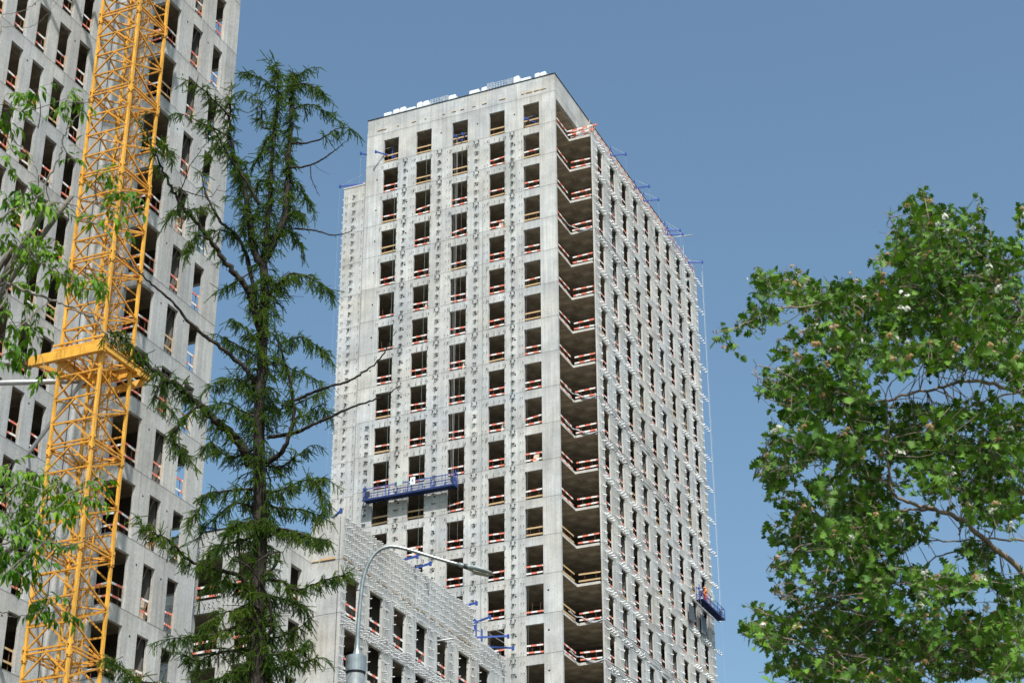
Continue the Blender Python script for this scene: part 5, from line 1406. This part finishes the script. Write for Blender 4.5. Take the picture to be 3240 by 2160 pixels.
# ---- ash-leaved tree on the left
K3 = lambda x, y: (x * .689, y * .689)
K4 = lambda x, y: (x * .689, 1080 + y * .689)
K5 = lambda x, y: (x * .2551, 240 + y * .2551)
ED = 8.2
eb = PX(-420, 2160, ED); eld = bpy.data.objects.new('ash_leaved_tree', None); COL.objects.link(eld); eld.location = (eb[0], eb[1], 0)
tag(eld, 'bright green pointed-leaf branches reaching in from the left edge', 'tree'); EO = np.array((eb[0], eb[1], 0.0))
def ep(pts, f, d0, d1): n = len(pts); return [PX(*f(x, y), ED + d0 + (d1 - d0) * i / max(1, n - 1)) - EO for i, (x, y) in enumerate(pts)]
el = [
 ([(-300, 1500), (0, 1310), (100, 1330), (250, 1380), (350, 1420), (450, 1480), (520, 1568)], K3, 0, -.3, .014, .005),
 ([(-300, 1250), (-50, 1050), (60, 970), (170, 910), (230, 800), (275, 720), (290, 640), (310, 590), (350, 540), (400, 470), (430, 440), (480, 400)], K3, 0, -.2, .012, .0018),
 ([(-300, 1600), (0, 1420), (20, 1290), (60, 1190), (45, 1140), (0, 1100)], K3, .1, .1, .012, .004),
 ([(50, 1140), (130, 1160), (200, 1210), (320, 1290), (380, 1350), (400, 1400), (430, 1440)], K3, .1, -.2, .007, .002),
 ([(230, 930), (330, 940), (400, 1000), (470, 1060), (560, 1150), (640, 1250)], K3, 0, -.2, .006, .002),
 ([(330, 900), (420, 930), (520, 960), (580, 930)], K3, 0, -.1, .004, .0018),
 ([(-200, 700), (0, 605), (60, 650), (120, 690), (160, 760), (200, 830), (240, 840)], K3, .2, 0, .006, .002),
 ([(-200, 540), (-20, 300 * 0 + 480), (80, 500), (150, 560), (175, 590)], K3, .2, .1, .005, .002),
 ([(0, 70), (80, 60), (160, 20), (220, -40)], K3, .2, .2, .004, .002),
 ([(0, 120), (120, 125), (170, 110), (240, 40), (270, 0)], K3, .2, .1, .003, .001),
 ([(-300, 1000), (0, 930), (120, 900), (230, 925), (330, 940), (440, 880), (480, 830)], K4, 0, -.3, .009, .002),
 ([(-300, 760), (0, 700), (100, 650), (200, 680), (300, 640), (400, 700)], K4, 0, -.3, .008, .002),
 ([(-200, 1200), (0, 1240), (60, 1265), (140, 1255), (200, 1230)], K4, 0, 0, .005, .002),
 ([(120, 900), (80, 960), (70, 1050), (140, 1100)], K4, 0, .1, .004, .002),
 ([(-200, 980), (0, 870), (100, 820), (200, 780), (300, 700)], K4, .2, 0, .006, .002),
 ([(-100, 100), (20, 60), (80, 40), (110, 100)], K4, .1, 0, .004, .0015),
 ([(-200, 20), (0, -30), (60, -60), (130, -80), (180, 0), (200, 100)], K4, .1, 0, .004, .0015),
]
allq = []; g = np.random.default_rng(44)
for i, (pts, f, d0, d1, r0, r1) in enumerate(el):
    P_ = ep(pts, f, d0, d1); Q = smooth_line(P_, len(pts) * 6); Q[1:-1] += g.normal(size=Q[1:-1].shape) * .004
    mb = MB(); mb.tube(Q, np.linspace(r0 * .55, r1 * .8, len(Q)), 7); mb.build('branch', M['bark3'], eld, smooth=True); allq.append(Q)
mb = MB(); tk = smooth_line([(0, .4, 0), (0, .35, 2.0), (.02, .3, 3.4), (0.02, .3, 6.0)], 20); mb.tube(tk, np.linspace(.13, .03, 20), 12)
for Q in allq:
    if Q[0][0] < 1.2:
        z_ = min(5.6, max(1.0, Q[0][2] - .5)); k_ = np.argmin(abs(tk[:, 2] - z_)); mb.tube(smooth_line([tk[k_], (tk[k_] + Q[0]) / 2 + (0, 0, .05), Q[0]], 8), np.linspace(.02, .012, 8), 7)
mb.build('trunk', M['bark3'], eld, smooth=True)
allq = np.concatenate(allq); etw = MB()
SP3 = [(20, 500), (30, 560), (60, 430), (170, 410), (150, 440), (160, 500), (310, 450), (280, 520), (330, 430), (300, 480), (350, 470), (20, 720), (60, 700), (480, 800), (450, 790), (560, 880), (600, 900), (540, 900), (340, 730), (90, 870), (160, 900), (230, 930), (200, 960), (120, 950), (150, 930), (30, 900), (450, 1000), (510, 1010), (480, 960), (40, 1060), (130, 1100), (190, 1080), (170, 1150),
 (100, 1150), (230, 1200), (300, 1220), (60, 1200), (150, 1230), (240, 1260), (340, 1290), (420, 1310), (480, 1280), (450, 1300), (120, 1400), (40, 1480), (90, 1500), (170, 1420), (60, 1300), (20, 1350), (15, 1130), (20, 1250), (100, 1090), (250, 1100), (70, 980), (210, 1160), (280, 1260), (400, 1270), (20, 1420), (100, 1540), (160, 1500), (30, 1560), (130, 840), (240, 960)]
SP4 = [(40, 30), (100, 60), (70, 40), (200, 150), (10, 100), (20, 580), (80, 590), (60, 640), (120, 640), (30, 700), (130, 700), (80, 740), (180, 760), (230, 610), (270, 640), (330, 680), (370, 720), (430, 730), (460, 650), (400, 640), (150, 820), (60, 820), (120, 860), (200, 820), (240, 780), (30, 880), (100, 900), (180, 930), (60, 960), (20, 1000), (110, 1010), (60, 1050), (110, 1080),
 (160, 1040), (350, 930), (250, 930), (240, 1160), (200, 1220), (150, 1210), (270, 1230), (50, 560), (15, 640), (200, 700), (280, 740), (340, 750), (20, 780), (90, 790), (220, 860), (10, 940), (150, 980), (30, 1060), (300, 690), (260, 690), (160, 600), (100, 680), (170, 640), (40, 840), (130, 780)]
P_l, D_l, S_l, R_l = [], [], [], []
for f, SPs in ((K3, SP3), (K4, SP4)):
    for cx, cy in SPs:
        c = PX(*f(cx, cy), ED + g.normal() * .18) - EO
        q = allq[np.argmin(((allq - c) ** 2).sum(1))]
        if np.linalg.norm(c - q) > .03: etw.tube(smooth_line([q, (c + q) / 2 + g.normal(size=3) * .01, c], 6), np.linspace(.003, .0018, 6), 5, 0, cap=False)
        big = g.uniform(.75, 1.25)
        for _ in range(g.integers(3, 5)):                             # compound leaves of one shoot
            rd = g.normal(size=3) * np.array((1, 1, .35)) + np.array((.2, 0, .15)); rd /= np.linalg.norm(rd)
            ln = g.uniform(.06, .11) * big; pts = [c]; dd = rd.copy()
            for i in range(4): dd = dd + np.array((0, 0, -.22)); dd /= np.linalg.norm(dd); pts.append(pts[-1] + dd * ln / 4)
            P_ = np.array(pts); etw.tube(P_, .0011, 4, 0, cap=False)
            sd = np.cross(dd, (0, 0, 1)); sd /= (np.linalg.norm(sd) + 1e-9)
            for i, k_ in enumerate((1, 1, 3, 3, 4)):
                sg = (1 if i % 2 else -1) if i < 4 else 0
                P_l.append(P_[k_]); D_l.append(dd * .75 + sd * sg * .75 + np.array((0, 0, -.25)) + g.normal(size=3) * .12)
                S_l.append(g.uniform(.036, .062) * big); R_l.append(g.normal() * .35)
P_l, D_l, S_l, R_l = map(np.array, (P_l, D_l, S_l, R_l))
print('elder leaves', len(P_l))
X, Yv, Z = rot_frames(D_l, R_l)
a, f_ = instance(*ELDL, P_l, X, Yv, Z, S_l)
link('foliage', fast_mesh('foliage', a, f_, [M['elder']], np.repeat(g.random(len(P_l)) ** 1.2, len(ELDL[0]))), eld)
etw.build('twigs', M['bark3'], eld)
